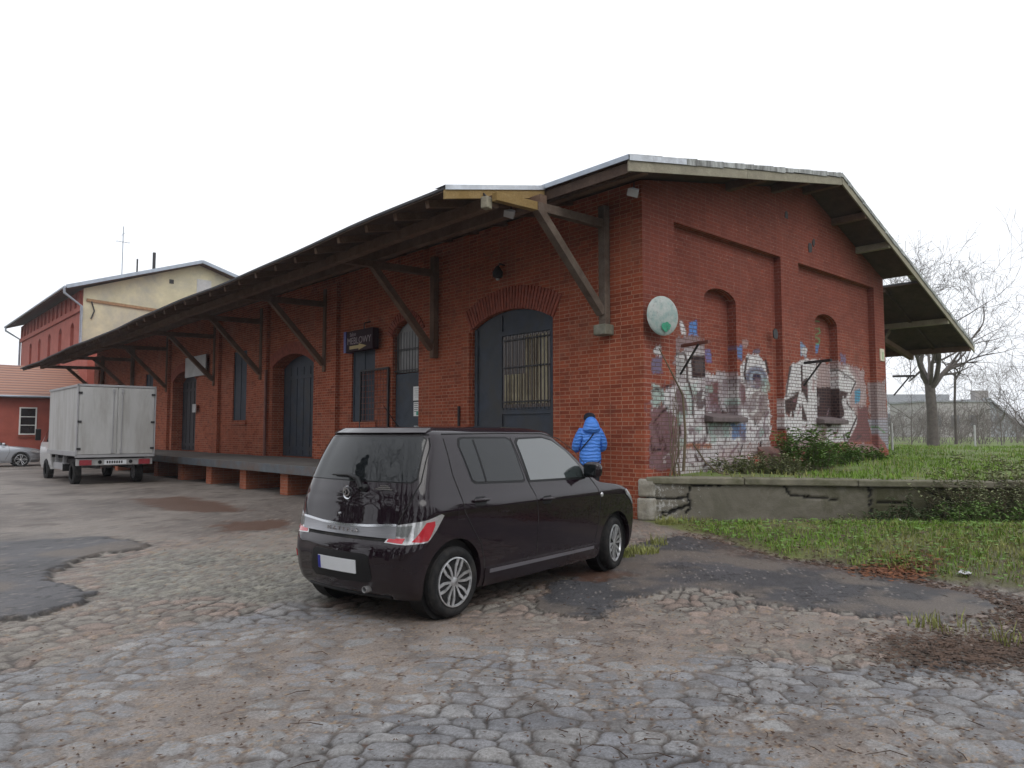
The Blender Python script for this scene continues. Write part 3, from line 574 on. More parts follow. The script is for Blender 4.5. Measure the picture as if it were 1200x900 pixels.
cur.build('blind_slat', simple('blind', (.33, .29, .19), .7, var=.25, scale=3, dirt=(.1, .07, .05)), big)
d2 = MB(); d2.prism([(7.08, PZ), (8.25, PZ), (8.25, 3.12), (7.08, 3.12)], .1, .16, fX); dn = d2.build('entrance_door', M['door_grey'], wh, label='narrow dark grey entrance door with notices')
t = MB(); t.prism([(7.08, 3.15), (8.25, 3.15), (8.25, 4.14), (8.0, 4.36), (7.66, 4.48), (7.33, 4.36), (7.08, 4.14)], .12, .15, fX); fan = t.build('transom_window', simple('dirty_pane', (.10, .095, .09), .3, var=.3, scale=3), wh)
br = MB()
for i in range(9): y = 7.14+i*.13; br.tube([(.04, y, 3.14), (.04, y, 4.2)], .008, 6)
for z in (3.2, 3.75): br.bb(.03, .04, 7.08, 8.25, z-.012, z+.012)
br.build('bars', M['iron'], fan)
nt_ = MB().bb(.088, .098, 7.12, 7.42, 2.4, 2.76).build('notice', M['white_paint'], dn); MB().bb(.088, .098, 7.12, 7.40, 2.0, 2.36).build('notice', M['white_paint'], dn)
tx = MB()
for i in range(5): tx.bb(.082, .087, 7.2+.02*(i % 2), 7.37, 2.31-i*.05, 2.325-i*.05)
tx2 = MB()
for i in range(5): tx2.bb(.082, .087, 7.17, 7.37-.03*(i % 3), 2.70-i*.055, 2.708-i*.055)
tx2.build('notice_print', simple('print_grey', (.3, .3, .32), .6), dn)
tx.build('notice_print', simple('print', (.08, .08, .09), .6), dn); MB().bb(.080, .086, 7.14, 7.27, 2.02, 2.12).build('green_stamp', simple('green_print', (.06, .35, .25), .6), dn)
MB().tube([(.03, 7.2, 1.75), (.06, 7.2, 1.75), (.06, 7.32, 1.75)], .012, 6).build('door_handle', M['zinc'], dn)
door('timber_door', 12.74, 15.68, 3.77, 4.14, .42, M['door_grey']); door('timber_door', 23.12, 26.08, 3.79, 4.19, .45, simple('door_black', (.02, .02, .025), .6)); door('timber_door', 34.02, 36.58, 3.79, 4.19, .45, M['door_grey'])
for Y0, Y1, z0, z1 in ((9.14, 10.38, 1.88, 4.25), (17.9, 19.15, 2.02, 4.6), (29, 30.2, 2.0, 4.4)):
    w = MB().bb(.06, .1, Y0+.01, Y1-.01, z0+.01, z1-.01).build('window_shutter', M['shutter'], wh)
    f = MB()
    for y0, y1, a, b in ((Y0+.01, Y0+.07, z0, z1), (Y1-.07, Y1-.01, z0, z1), ((Y0+Y1)/2-.02, (Y0+Y1)/2+.02, z0, z1)): f.bb(.04, .058, y0, y1, a+.02, b-.02)
    f.build('shutter_frame', M['shutter'], w)
# ---- roof
def sheet(name, pts_lo, mat, th, parent):      # quad strip list of ((x,z),(x,z)) per y
    v = []; f = []
    for y, a, b in pts_lo: v += [(a[0], y, a[1]), (b[0], y, b[1]), (a[0], y, a[1]+th), (b[0], y, b[1]+th)]
    for i in range(len(pts_lo)-1):
        q = 4*i; f += [(q, q+1, q+5, q+4), (q+2, q+6, q+7, q+3), (q, q+4, q+6, q+2), (q+1, q+3, q+7, q+5)]
    f += [(0, 2, 3, 1), tuple(4*(len(pts_lo)-1)+k for k in (0, 1, 3, 2))]
    return MB().add(v, f).build(name, mat, parent)
EL = (-1.48, roofz(-1.48)); ER = (11.3, roofz(11.3)); TH = .05
ysag = [OV, 1.1, 5, 10, 15, 20, 25, 30, 35, 40.6]
sheet('roof', [(y, (EL[0], EL[1]-TH), (RIDGE[0], RIDGE[1]-TH)) for y in (OV, 40.6)], M['roofing'], TH, wh)
sheet('roof', [(y, (RIDGE[0], RIDGE[1]-TH), (ER[0], ER[1]-TH)) for y in (OV, 40.6)], M['roofing'], TH, wh)
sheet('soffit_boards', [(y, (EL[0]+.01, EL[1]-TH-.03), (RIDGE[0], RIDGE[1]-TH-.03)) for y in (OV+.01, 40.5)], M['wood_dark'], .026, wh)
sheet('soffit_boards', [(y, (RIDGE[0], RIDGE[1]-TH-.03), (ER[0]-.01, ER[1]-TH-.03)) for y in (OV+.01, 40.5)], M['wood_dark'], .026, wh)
XO = -3.7
def zo(y): return 5.49+.03*math.sin(y*.5)-.0095*y-.03*math.sin(y*1.3)*.3 if y < 8 else 5.49-.0095*y+.03*math.sin(y*.5)-.03*math.sin(y*1.3)*.3
ci = (-1.36, roofz(-1.36)-.06); CY0 = 1.09
cy = [CY0]+list(np.arange(1.6, 40.6, .8))+[40.6]
can = sheet('canopy_roof', [(y, (XO, zo(y)), ci) for y in cy], M['roofing'], .045, wh)
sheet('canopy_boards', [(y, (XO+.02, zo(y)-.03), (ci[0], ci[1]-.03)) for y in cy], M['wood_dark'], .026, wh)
XR = 16.2; ZR = roofz(XR); cr = (11.78, roofz(11.78)-.05)
sheet('canopy_roof', [(y, cr, (XR, ZR-.05)) for y in (OV, 40)], M['roofing'], .05, wh)
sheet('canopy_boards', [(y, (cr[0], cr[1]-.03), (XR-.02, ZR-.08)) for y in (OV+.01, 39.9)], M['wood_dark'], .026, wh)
# rake boards, weathered
def rake(a, b, y, h, th, mat, name='rake_board'):
    return MB().add([(a[0], y, a[1]-h), (b[0], y, b[1]-h), (b[0], y, b[1]), (a[0], y, a[1]), (a[0], y+th, a[1]-h), (b[0], y+th, b[1]-h), (b[0], y+th, b[1]), (a[0], y+th, a[1])], [(0, 1, 2, 3), (7, 6, 5, 4), (0, 4, 5, 1), (3, 2, 6, 7), (0, 3, 7, 4), (1, 5, 6, 2)]).build(name, mat, wh)
dz = .065
rake((EL[0], EL[1]-dz), (2.2, roofz(2.2)-dz), OV-.04, .19, .035, M['wood_grey']); rake((2.22, roofz(2.22)-dz-.01), (RIDGE[0], RIDGE[1]-dz-.01), OV-.035, .18, .035, M['wood_grey'])
rake((RIDGE[0]+.01, RIDGE[1]-dz), (XR, ZR-dz), OV-.04, .17, .035, M['wood_grey'])
mb = MB(); x = EL[0]      # ragged strip of roofing felt and sheet metal along the verge
while x < XR:
    w = random.uniform(.25, .9); x2 = min(x+w, XR); e = random.uniform(0, .018); t = random.uniform(.035, .07)
    for a, b in ([(x, x2)] if not (x < RIDGE[0] < x2) else [(x, RIDGE[0]), (RIDGE[0], x2)]):
        mb.add([(a, OV-.06, roofz(a)-.03-t+e), (b, OV-.06, roofz(b)-.03-t), (b, OV-.06, roofz(b)+.02+e), (a, OV-.06, roofz(a)+.02), (a, OV+.3, roofz(a)+.02), (b, OV+.3, roofz(b)+.02+e)], [(0, 1, 2, 3), (3, 2, 5, 4)])
    x = x2
mb.build('verge_flashing', simple('felt', (.36, .37, .36), .8, var=.45, scale=3, dirt=(.07, .065, .06), stretch=(4, 1, 1)), wh)
MB().add([(EL[0]-.02, OV-.066, EL[1]-.09), (.1, OV-.066, roofz(.1)-.085), (.1, OV-.066, roofz(.1)+.012), (EL[0]-.02, OV-.066, EL[1]+.01), (EL[0]-.02, OV+.3, EL[1]+.012), (.1, OV+.3, roofz(.1)+.014)], [(0, 1, 2, 3), (3, 2, 5, 4)]).build('verge_flashing', M['flashing'], wh)
mb = MB(); mb.bb(EL[0]-.03, EL[0]-.012, OV-.05, 1.1, EL[1]-.07, EL[1]+.012); mb.build('eaves_flashing', M['zinc'], wh)
MB().beam((EL[0]+.06, OV, EL[1]-.18), (EL[0]+.06, 40, EL[1]-.18), .05, .17).build('eaves_board', M['wood_dark'], wh)
# canopy end board and flashing
MB().add([(XO, CY0-.03, zo(CY0)-.16), (ci[0]-.1, CY0-.03, ci[1]-.19), (ci[0]-.1, CY0-.03, ci[1]-.01), (XO, CY0-.03, zo(CY0)-.005), (XO, CY0+.03, zo(CY0)-.16), (ci[0]-.1, CY0+.03, ci[1]-.19), (ci[0]-.1, CY0+.03, ci[1]-.01), (XO, CY0+.03, zo(CY0)-.005)], [(0, 1, 2, 3), (7, 6, 5, 4), (0, 4, 5, 1), (3, 2, 6, 7), (0, 3, 7, 4), (1, 5, 6, 2)]).build('canopy_end_board', M['wood_yellow'], wh)
MB().add([(XO-.02, CY0-.05, zo(CY0)-.02), (ci[0], CY0-.05, ci[1]-.02), (ci[0], CY0-.05, ci[1]+.06), (XO-.02, CY0-.05, zo(CY0)+.06), (ci[0], CY0+.25, ci[1]+.06), (XO-.02, CY0+.25, zo(CY0)+.06)], [(0, 1, 2, 3), (3, 2, 4, 5)]).build('canopy_flashing', M['flashing'], wh)
# rafters under the left canopy
pb = 1.6
for i in range(40):
    y = 1.75+i*.99; s_ = (ci[1]-zo(y))/(ci[0]-XO)
    z = lambda x: zo(y)+(x-XO)*s_-.095
    MB().beam((XO+.12+random.uniform(-.03, .03), y, z(XO+.12)), (-.02, y, z(-.02)), .10, .13).build('rafter', M['wood_beam'], wh)
def runbeam(x, dz, w, h, mat, y0=CY0+.1):
    ys = [y0]+list(range(4, 41, 4)); s_ = lambda y: (ci[1]-zo(y))/(ci[0]-XO)
    pts = [(x, y, zo(y)+(x-XO)*s_(y)-dz) for y in ys]; mb = MB()
    for a, b in zip(pts[:-1], pts[1:]): mb.beam(a, b, w, h)
    return mb.build('purlin', mat, wh)
runbeam(-2.75, .25, .16, .19, M['wood_beam'], .95); runbeam(-1.75, .27, .16, .2, M['wood_beam'], .8)
ys_ = (.85, 6.3, 11.8, 16.4, 20.8, 26.6, 32.2, 38.2)
for i, y in enumerate(ys_):
    z0 = 3.62 if i == 0 else 3.4; zt = zo(y)+(2.0)*.22-.42; mt = M['wood_strut'] if i == 0 else M['wood_beam']
    MB().beam((-.10, y-.02, z0), (-.10, y-.02, roofz(0)-.45), .15, .16, (0, 1, 0)).build('wall_post', mt, wh, bevel=.008)
    MB().beam((-.16, y, z0+.22), (-1.86, y, zt), .15, .16, (0, 1, 0)).build('strut', mt, wh, bevel=.008)
    MB().beam((-.0, y, zt+.06), (-1.9 if i == 0 else -2.85, y, zt+.02 if i == 0 else zt-.01), .14, .16).build('tie_beam', mt, wh, bevel=.008)
    if i == 0: MB().beam((-1.905, y, zt+.02), (-2.85, y, zt-.01), .13, .15).build('tie_beam_end', M['wood_yellow'], wh, bevel=.008)
MB().bb(-.26, -.0, .68, .98, 3.42, 3.62).build('post_corbel', M['concrete'], wh, bevel=.02)
# purlins that carry the gable overhang
for x in (-1.0, 2.95, 4.9, 6.45, 8.0, 9.45):
    z = roofz(x)-TH-.14; MB().beam((x, OV+.0, z), (x, 1.5 if x < 0 else .4, z), .15, .17).build('purlin', M['wood_beam'] if x != 9.45 else M['wood_grey'], wh, bevel=.008)
for x in (13.9, 15.9): MB().beam((x, OV, roofz(x)-.23), (x, 39, roofz(x)-.23), .15, .17).build('purlin', M['wood_grey'] if x < 15 else M['wood_beam'], wh)
for y in (.9, 6.3, 11.8, 17): MB().beam((WX+.05, y, 3.1), (13.9, y, roofz(13.9)-.35), .15, .16, (0, 1, 0)).build('strut', M['wood_strut'], wh); MB().beam((WX, y, roofz(13.9)-.3), (15.9, y, roofz(15.9)-.1-.3), .14, .16).build('tie_beam', M['wood_beam'], wh)
for i in range(14): y = .2+i*1.2; MB().beam((11.8, y, roofz(11.8)-.15), (XR-.1, y, roofz(XR-.1)-.15), .08, .1).build('rafter', M['wood_dark'], wh)
# drain pipe, conduit, small fittings
mb = MB(); mb.tube([(-.2, 15.78, PZ), (-.2, 15.78, 3.7)], .05, 10); mb.build('drain_pipe', M['rust_pipe'], wh, smooth=40)
mb = MB(); mb.tube([(-.05, 5.35, PZ), (-.05, 5.35, 2.2)], .03, 8); mb.build('conduit', M['iron'], wh)
# ---- things hung on the building
sg = empty('advertising_sign', (-.55, 9.6, 0), label='dark lightbox sign with lettering and a yellow arrow hung above the grey shutter', cat='sign')
SY0, SY1, SZ0, SZ1 = 10.1, 8.35, 3.86, 4.5
q = .42
sgm = simple('sign_dark', (.022, .006, .012), .6, var=.1, spec=.15); F = MB(); F.bb(-.30+.55, -.1+.55, 8.8-9.6, 10.2-9.6, 3.84, 4.42); F.build('sign_box', sgm, sg, bevel=.01)
MB().bb(-.31+.55, -.09+.55, 10.205-9.6, 10.33-9.6, 3.83, 4.43).build('side_panel', simple('sign_blue', (.02, .022, .2), .4), sg)
Mx = Matrix.Translation((-.305+.55, 9.5-9.6, 4.14)) @ Matrix.Scale(.78, 4) @ Matrix.Rotation(R(-90), 4, 'Z') @ Matrix.Rotation(R(90), 4, 'X')
txm = simple('sign_text', (.28, .22, .24), .6, var=.1)
text_mesh('lettering', 'MEBLOWY', .34, txm, Mx @ Matrix.Translation((0, -.02, 0)), .003, sg, 1.0)
text_mesh('lettering', 'Salon', .2, txm, Mx @ Matrix.Translation((-.42, .22, 0)), .003, sg, 1.0)
MB().prism([(.62, .0), (.0, .0), (.0, .05), (-.5, -.05), (.0, -.15), (.0, -.1), (.62, -.1)], -.31+.55, -.303+.55, lambda a, b, d: (d, a*.8-.1, b*.9+3.995)).build('arrow', simple('arrow', (.42, .32, .14), .6, var=.1), sg)
MB().tube([(-.2+.55, -.2, 4.41), (-.2+.55, -.2, 4.6), (.55, -.2, 4.66)], .02, 6).build('hanger', M['iron'], sg)
cg = empty('grille_gate', (-.05, 9.1, 0), label='open rusty wire grille gate leaf folded against the wall beside the narrow grey door', cat='gate')
mb = MB()
for a, b in (((0, -.72, PZ), (0, -.72, 3.3)), ((0, -.72, 3.3), (0, .7, 3.3)), ((0, .7, 3.3), (0, .7, PZ)), ((0, .7, PZ+.05), (0, -.72, PZ+.05))): mb.beam(a, b, .05, .05)
mb.build('gate_frame', M['iron'], cg)
mb = MB()
for i in range(9): mb.tube([(0, -.62+i*.15, PZ), (0, -.62+i*.15, 3.3)], .008, 5)
for i in range(15): mb.tube([(.012, -.7, PZ+.15+i*.16), (.012, .68, PZ+.15+i*.16)], .008, 5)
mb.build('wire_mesh', M['rust_pipe'], cg)
wb = empty('notice_board', (-.18, 22.8, 4.3), label='white rectangular board high on the wall behind a canopy strut', cat='sign')
MB().bb(0, .05, -1.2, 1.2, -.42, .42).build('board', M['white_board'], wb, bevel=.01)
pg = empty('small_plate', (-.16, 22.85, 2.57), label='small pale plate on the wall beside the dark door', cat='sign'); MB().bb(0, .03, -.2, .2, -.17, .17).build('plate', M['white_board'], pg, bevel=.005)
pg = empty('small_plate', (10.86, -.015, 0), label='small cream square plate on the right end of the gable wall', cat='sign'); p = gy(1033, 416)
MB().bb(p.x-10.86-.14, p.x-10.86+.14, -.012, .012, p.z-.17, p.z+.17).build('plate', simple('cream', (.6, .55, .42), .5), pg); MB().bb(p.x-10.86-.02, p.x-10.86+.08, -.02, -.0125, p.z-.12, p.z+.08).build('plate_mark', simple('palegreen', (.35, .45, .25), .5), pg)
# round dish
p = gy(777, 370, -.25); ds = empty('satellite_dish', p, label='round weathered white dish with a green stain on the gable corner', cat='dish')
Mr = Matrix.Rotation(R(-14), 4, 'Z') @ Matrix.Rotation(R(90), 4, 'X')
m_, n_, l_, p_ = newmat('dish'); tc = n_.new('ShaderNodeTexCoord').outputs['Object']; c = mixc(n_, l_, ramp(n_, l_, noi(n_, l_, tc, 5, 5, .7), [(.4, 0.), (.62, 1.)]), (.42, .44, .42), (.24, .33, .31)); c = mixc(n_, l_, ramp(n_, l_, noi(n_, l_, tc, 16, 5, .7), [(.56, 0.), (.66, .7)]), c, (.2, .2, .19)); l_.new(c, p_.inputs['Base Color']); p_.inputs['Roughness'].default_value = .55
MB().lathe([(.001, .05), (.12, .045), (.24, .03), (.33, .01), (.355, .0), (.365, -.012), (.35, -.02), (.001, .0)], 40, Mr).build('reflector', m_, ds, smooth=40)
gs = MB(); 
for (x, z, s) in ((.02, -.22, .07), (.08, -.18, .05), (.13, -.2, .04), (.05, -.28, .045), (.12, -.25, .03)): gs.lathe([(.0005, .006), (s, .004), (s*.9, 0)], 9, Matrix.Rotation(R(-14), 4, 'Z') @ Matrix.Translation((x-.03, -.045, z+.02)) @ Matrix.Rotation(R(90), 4, 'X'))
gs.build('green_stain', simple('green_paint', (.03, .26, .15), .6), ds)
MB().tube([(0, .02, 0), (0, .2, -.05), (0, .26, -.05)], .02, 8).build('bracket', M['iron'], ds)
# wall brackets
for (x, y, lab) in ((795, 405, 'rusty iron wall bracket beneath the round dish'), (940, 425, 'dark iron wall bracket beside the right blind niche'), (1046, 441, 'dark iron wall bracket at the right corner of the gable')):
    p = gy(x, y); b = empty('wall_bracket', (p.x, 0, p.z), label=lab, cat='bracket', group='iron brackets on the gable wall')
    MB().beam((.12 if x < 1040 else 0, -.0, 0), (-.12 if x < 1040 else .25, -.75 if x < 1040 else -.5, 0), .06, .06).build('arm', M['rust_pipe'] if x < 800 else M['iron'], b); MB().beam((.05, 0, -.55), (-.08, -.5, -.02), .03, .03).build('brace', M['iron'], b)
# floodlights and sockets
def flood(x, y, X, lab, col):
    r = ray(x, y); p = CAMP+r*((X-CAMP.x)/r.x) if X is not None else gy(x, y, -.45)
    b = empty('floodlight', p, R(-60), label=lab, cat='lamp', group='floodlights under the eaves')
    mb = MB(); mb.add([(-.1, -.04, -.06), (.1, -.04, -.06), (.1, -.04, .07), (-.1, -.04, .07), (-.06, .12, -.03), (.06, .12, -.03), (.06, .12, .05), (-.06, .12, .05)], [(0, 1, 2, 3), (7, 6, 5, 4), (0, 4, 5, 1), (3, 2, 6, 7), (0, 3, 7, 4), (1, 5, 6, 2)])
    h = mb.build('housing', col, b, bevel=.01); h.rotation_euler = (R(35), R(20), 0); MB().tube([(0, .1, .05), (0, .12, .22)], .012, 6).build('arm', M['iron'], b)
flood(742, 226, None, 'white floodlight under the corner of the main eaves', M['white_board']); flood(597, 251, -2.0, 'white floodlight hanging under the end of the canopy', M['white_board'])
p = gy(570, 238, CY0-.1); ws = empty('camera_box', p, label='small pale box on the yellow end board of the canopy', cat='fitting'); MB().box((0, 0, 0), (.16, .14, .2), rz=.3).build('box', M['wood_grey'], ws, bevel=.02); MB().tube([(0, 0, .1), (.0, .1, .2)], .02, 6).build('mount', M['iron'], ws)
r = ray(588, 320); p = CAMP+r*((-.08-CAMP.x)/r.x); wl = empty('wall_lamp', p, label='small dark wall lamp above the arched gate', cat='lamp')
MB().lathe([(.02, -.16), (.11, -.1), (.12, .0), (.06, .1), (.03, .14)], 14).build('shade', M['iron'], wl, smooth=50, loc=(-.12, 0, 0)); MB().tube([(-.12, 0, .1), (-.06, 0, .2), (.08, 0, .18)], .018, 6).build('arm', M['iron'], wl); MB().lathe([(.001, -.05), (.04, -.03), (.05, .02), (.03, .06)], 10).build('bulb', M['white_board'], wl, smooth=50, loc=(-.12, 0, -.14))
# ================================================================= LOADING PLATFORM
lp = empty('loading_platform', (-1.3, 5, 0), label='concrete loading platform with steel edge on brick piers along the wall', cat='platform')
o = MB().bb(-1.32, 1.29, 1.7-5, 34.9, .62, .78).build('deck', simple('deck', (.12, .11, .10), .85, var=.25, scale=2), lp); o2 = MB().bb(-1.375, -1.322, 1.7-5, 35, .57, .79).build('steel_edge', M['steel_edge'], lp, bevel=.008)
for i in range(15):
    y = 17.1+5.2-i*2.59
    for xx, ww in ((-1.0, .5),): MB().bb(-1.17, -.05, y-5-.21, y-5+.21, -.05, .62).build('pier', M['brick_pier'], lp)
    if y < 5: break
for y in (24.9, 27.5, 30, 32.6): MB().bb(-1.17, -.05, y-5-.21, y-5+.21, -.05, .62).build('pier', M['brick_pier'], lp)
# concrete step where the person stands
st = empty('concrete_step', (-.42, .85, 0), label='low concrete step against the brick wall under the person', cat='step')
MB().bb(-.4, .41, -.55, .6, -.02, .23).build('slab', M['concrete'], st, bevel=.02)
# ================================================================= RETAINING WALL + UPPER TERRAIN
RW0 = Vector((0, -.02, 0)); RW1 = Vector((3.19, -4.34, 0)); rd = (RW1-RW0).normalized(); rn = Vector((rd.y, -rd.x, 0))   # rn points to the camera side
rn = rn if rn.dot(CAMP-RW0) > 0 else -rn
rw = empty('retaining_wall', RW0, label='mossy cracked concrete retaining wall beside the brick corner', cat='wall')
ang = math.atan2(rd.y, rd.x); RWL = 9.0
sg_ = 1 if Matrix.Rotation(ang, 3, 'Z') @ Vector((0, 1, 0)) @ rn > 0 else -1
mb = MB()
def rwpt(u, d, z): return (u, sg_*d, z)
random.seed(3)
# body as a displaced grid with cracks
nu, nzz = 260, 26; V_ = []; F_ = []
cracks = [[(0.0, .42), (.35, .40), (.72, .44), (.78, .3), (.70, .18)], [(.72, .44), (.78, .66), (1.35, .67)], [(.28, .15), (.72, .3), (.2, .05)], [(2.35, .66), (2.45, .5), (2.9, .47), (3.2, .44)], [(3.85, .42), (4.35, .40)], [(4.6, .62), (5.2, .35), (5.5, .05)], [(3.72, 0), (3.72, .78)]]
def cdist(u, z):
    d = 9
    for c in cracks:
        for (a, b), (e, f) in zip(c[:-1], c[1:]):
            L2 = (e-a)**2+(f-b)**2; t = max(0, min(1, ((u-a)*(e-a)+(z-b)*(f-b))/L2)); d = min(d, math.hypot(u-a-t*(e-a), z-b-t*(f-b)))
    return d
RC = []
for i in range(nu+1):
    for j in range(nzz+1):
        u = RWL*i/nu; z = -.1+.78*j/nzz; nn = noise.noise(Vector((u*2, z*2, 0)))*.02+noise.noise(Vector((u*9, z*9, 3)))*.008; cdd = cdist(u, z)+noise.noise(Vector((u*14, z*14, 8)))*.018
        V_.append(rwpt(u, nn-(.05 if cdd < .014 else 0), z)); RC.append((0, 0, 0, 1 if cdd < .018 else 0))
for i in range(nu):
    for j in range(nzz): a = i*(nzz+1)+j; F_.append((a, a+1, a+nzz+2, a+nzz+1))
m_, n_, l_, p_ = newmat('old_concrete'); tc = n_.new('ShaderNodeTexCoord').outputs['Object']; at = n_.new('ShaderNodeAttribute'); at.attribute_name = 'paint'
sp = n_.new('ShaderNodeSeparateXYZ'); l_.new(tc, sp.inputs[0])
b1 = noi(n_, l_, tc, 1.3, 6, .7, .4); c = mixc(n_, l_, ramp(n_, l_, b1, [(.35, 0.), (.65, 1.)]), (.20, .18, .15), (.13, .12, .09))
mr = n_.new('ShaderNodeMapRange'); l_.new(sp.outputs[0], mr.inputs[0]); mr.inputs[1].default_value = 1.2; mr.inputs[2].default_value = 4.5; mr.inputs[3].default_value = -.25; mr.inputs[4].default_value = .32
ad = nd(n_, 'ShaderNodeMath', operation='ADD'); l_.new(noi(n_, l_, tc, 2.2, 6, .75, .6), ad.inputs[0]); l_.new(mr.outputs[0], ad.inputs[1])
c = mixc(n_, l_, ramp(n_, l_, ad.outputs[0], [(.45, 0.), (.75, .85)]), c, (.055, .055, .022))
vor = noi(n_, l_, tc, 9, 8, .8); mr2 = n_.new('ShaderNodeMapRange'); l_.new(sp.outputs[0], mr2.inputs[0]); mr2.inputs[1].default_value = .15; mr2.inputs[2].default_value = 1.3; mr2.inputs[3].default_value = .12; mr2.inputs[4].default_value = -.03
ad2 = nd(n_, 'ShaderNodeMath', operation='ADD'); l_.new(vor, ad2.inputs[0]); l_.new(mr2.outputs[0], ad2.inputs[1]); c = mixc(n_, l_, ramp(n_, l_, ad2.outputs[0], [(.62, 0.), (.65, .9)]), c, (.42, .41, .39))
c = mixc(n_, l_, at.outputs['Alpha'], c, (.02, .018, .015)); l_.new(c, p_.inputs['Base Color']); p_.inputs['Roughness'].default_value = .95; l_.new(bump(n_, l_, noi(n_, l_, tc, 25, 6, .7), .5, .02), p_.inputs['Normal'])
o = raw('wall_face', V_, F_, m_, rw, smooth=True, col=RC); 
cop = MB(); u = .0
while u < RWL: w = random.uniform(1.4, 2.6); cop.bb(u+.005, min(u+w, RWL)-.005, -.42 if sg_ > 0 else -.06, .06 if sg_ > 0 else .42, .675, .79+random.uniform(-.01, .01)); u += w
cop.build('coping', simple('coping', (.19, .175, .13), .95, var=.3, scale=3, dirt=(.07, .075, .03), bmp=.6), rw, bevel=.02)
mb = MB(); mb.bb(-.16, .18, -.3*sg_, .05*sg_, .02, .42); mb.bb(-.14, .16, -.3*sg_, .06*sg_, .44, .76); mb.build('corner_stone', simple('flaking', (.23, .21, .17), .95, var=.3, scale=7, dirt=(.5, .48, .44), bmp=.8), rw, bevel=.04)
rw.rotation_euler = (0, 0, ang)
# upper terrain
M['turf'] = simple('turf', (.12, .175, .04), .95, var=.4, scale=2.5, dirt=(.13, .11, .06), bmp=.5)
def upz(x, y):
    d = -(Vector((x, y, 0))-RW0).dot(rn)-.2; d = max(d, 0); return .765+.10*noise.noise(Vector((x*.4, y*.4, 0)))*min(1, d/1.5)+min(d, 16)*.012
lineY = lambda x: -.02+x*(RW1.y-RW0.y)/(RW1.x-RW0.x)+.12
TV = []; TF = []
for xa, y1, nx_, ny_ in ((list(np.linspace(.0, WX, 50)), (lambda x: .13), 50, 26), (list(WX+110*np.linspace(0, 1, 60)**2), (lambda x: 95), 60, 70)):
    b0 = len(TV)
    for x in xa:
        y0 = lineY(x)
        for j in range(ny_): y = y0+(y1(x)-y0)*(j/(ny_-1)); TV.append((x, y, upz(x, y)))
    TF += [(b0+i*ny_+j, b0+(i+1)*ny_+j, b0+(i+1)*ny_+j+1, b0+i*ny_+j+1) for i in range(len(xa)-1) for j in range(ny_-1)]
raw('upper_terrain', TV, TF, M['turf'], smooth=True, kind='structure')
# ================================================================= FAR BUILDINGS
def win(mb_parent, x0, x1, z0, z1, y, fn, frame=M['white_paint'], n=3, gl=M['glass_dark']):
    f = MB(); t = .07
    def q(a, b, c, d, e0, e1, m): 
        v = [fn(A, D, Z) for A in (a, b) for D in (e0, e1) for Z in (c, d)]; m.add(v, [(0, 1, 3, 2), (4, 6, 7, 5), (0, 4, 5, 1), (2, 3, 7, 6), (0, 2, 6, 4), (1, 5, 7, 3)])
    q(x0-t, x0, z0-t, z1+t, y-.06, y+.02, f); q(x1, x1+t, z0-t, z1+t, y-.06, y+.02, f); q(x0, x1, z1, z1+t, y-.06, y+.02, f); q(x0, x1, z0-t, z0, y-.06, y+.02, f)
    for i in range(1, n): zz = z0+(z1-z0)*i/n; q(x0, x1, zz-.02, zz+.02, y-.05, y+.02, f)
    w = f.build('window', frame, mb_parent); g_ = MB(); q(x0, x1, z0, z1, y-.02, y+.01, g_); g_.build('pane', gl, w)
lb = empty('low_brick_building', (-6, 42, 0), label='low red brick annex with tiled roof and a white framed window', cat='building')
fy = lambda a, d, z: (a+6, d, z)
MB().bb(-16, 9, 0, 9, -.1, 3.72).bb(6.1, 18, .8, 7.9, 0, 7.2).build('wall', M['brick_far'], lb)
m_, n_, l_, p_ = newmat('roof_tiles'); uvn = n_.new('ShaderNodeTexCoord').outputs['Object']; wv = n_.new('ShaderNodeTexWave'); wv.bands_direction = 'Z'; wv.inputs['Scale'].default_value = 1.9; wv.inputs['Distortion'].default_value = .4; l_.new(uvn, wv.inputs['Vector'])
c = mixc(n_, l_, ramp(n_, l_, wv.outputs['Fac'], [(.1, 0.), (.5, 1.)]), (.13, .06, .04), (.31, .14, .085)); c = mixc(n_, l_, ramp(n_, l_, noi(n_, l_, uvn, 1.5, 5), [(.4, 0.), (.7, .5)]), c, (.22, .10, .07)); l_.new(c, p_.inputs['Base Color']); l_.new(bump(n_, l_, wv.outputs['Fac'], .6, .04), p_.inputs['Normal'])
MB().add([(-16.3, -.4, 3.62), (9.3, -.4, 3.62), (9.3, 3.6, 5.7), (-16.3, 3.6, 5.7), (9.3, 9.4, 3.7), (-16.3, 9.4, 3.7), (9.3, 3.6, 5.55), (-16.3, 3.6, 5.55)], [(0, 1, 2, 3), (3, 2, 4, 5), (0, 3, 5), (1, 4, 2)]).build('roof', m_, lb)
MB().tube([(-16, -.45, 3.62), (9, -.45, 3.62)], .07, 8).build('gutter', M['zinc'], lb, smooth=50)
MB().tube([(1.2, -.45, 3.6), (1.2, -.1, 3.4), (1.2, -.06, 0)], .06, 8).build('downpipe', M['zinc'], lb, smooth=50)
lb.rotation_euler = (0, 0, 0)
for c0 in (3.0, -4.0):
    win(lb, c0-.36, c0+.36, 1.5, 2.95, -.0, lambda a, d, z: (a, d, z), n=3)
MB().bb(2.55, 3.45, -.1, 0, 1.28, 1.38).build('window_sill', M['brick_arch'], lb)
hp = empty('planter_box', (-1.7, 41.2, 0), label='dark box with a small green shrub beside the white framed window', cat='planter'); MB().bb(-.35, .45, -.25, .3, .55, .9).bb(-.3, -.25, -.2, .25, 0, .55).bb(.35, .4, -.2, .25, 0, .55).build('box', M['wood_dark'], hp)
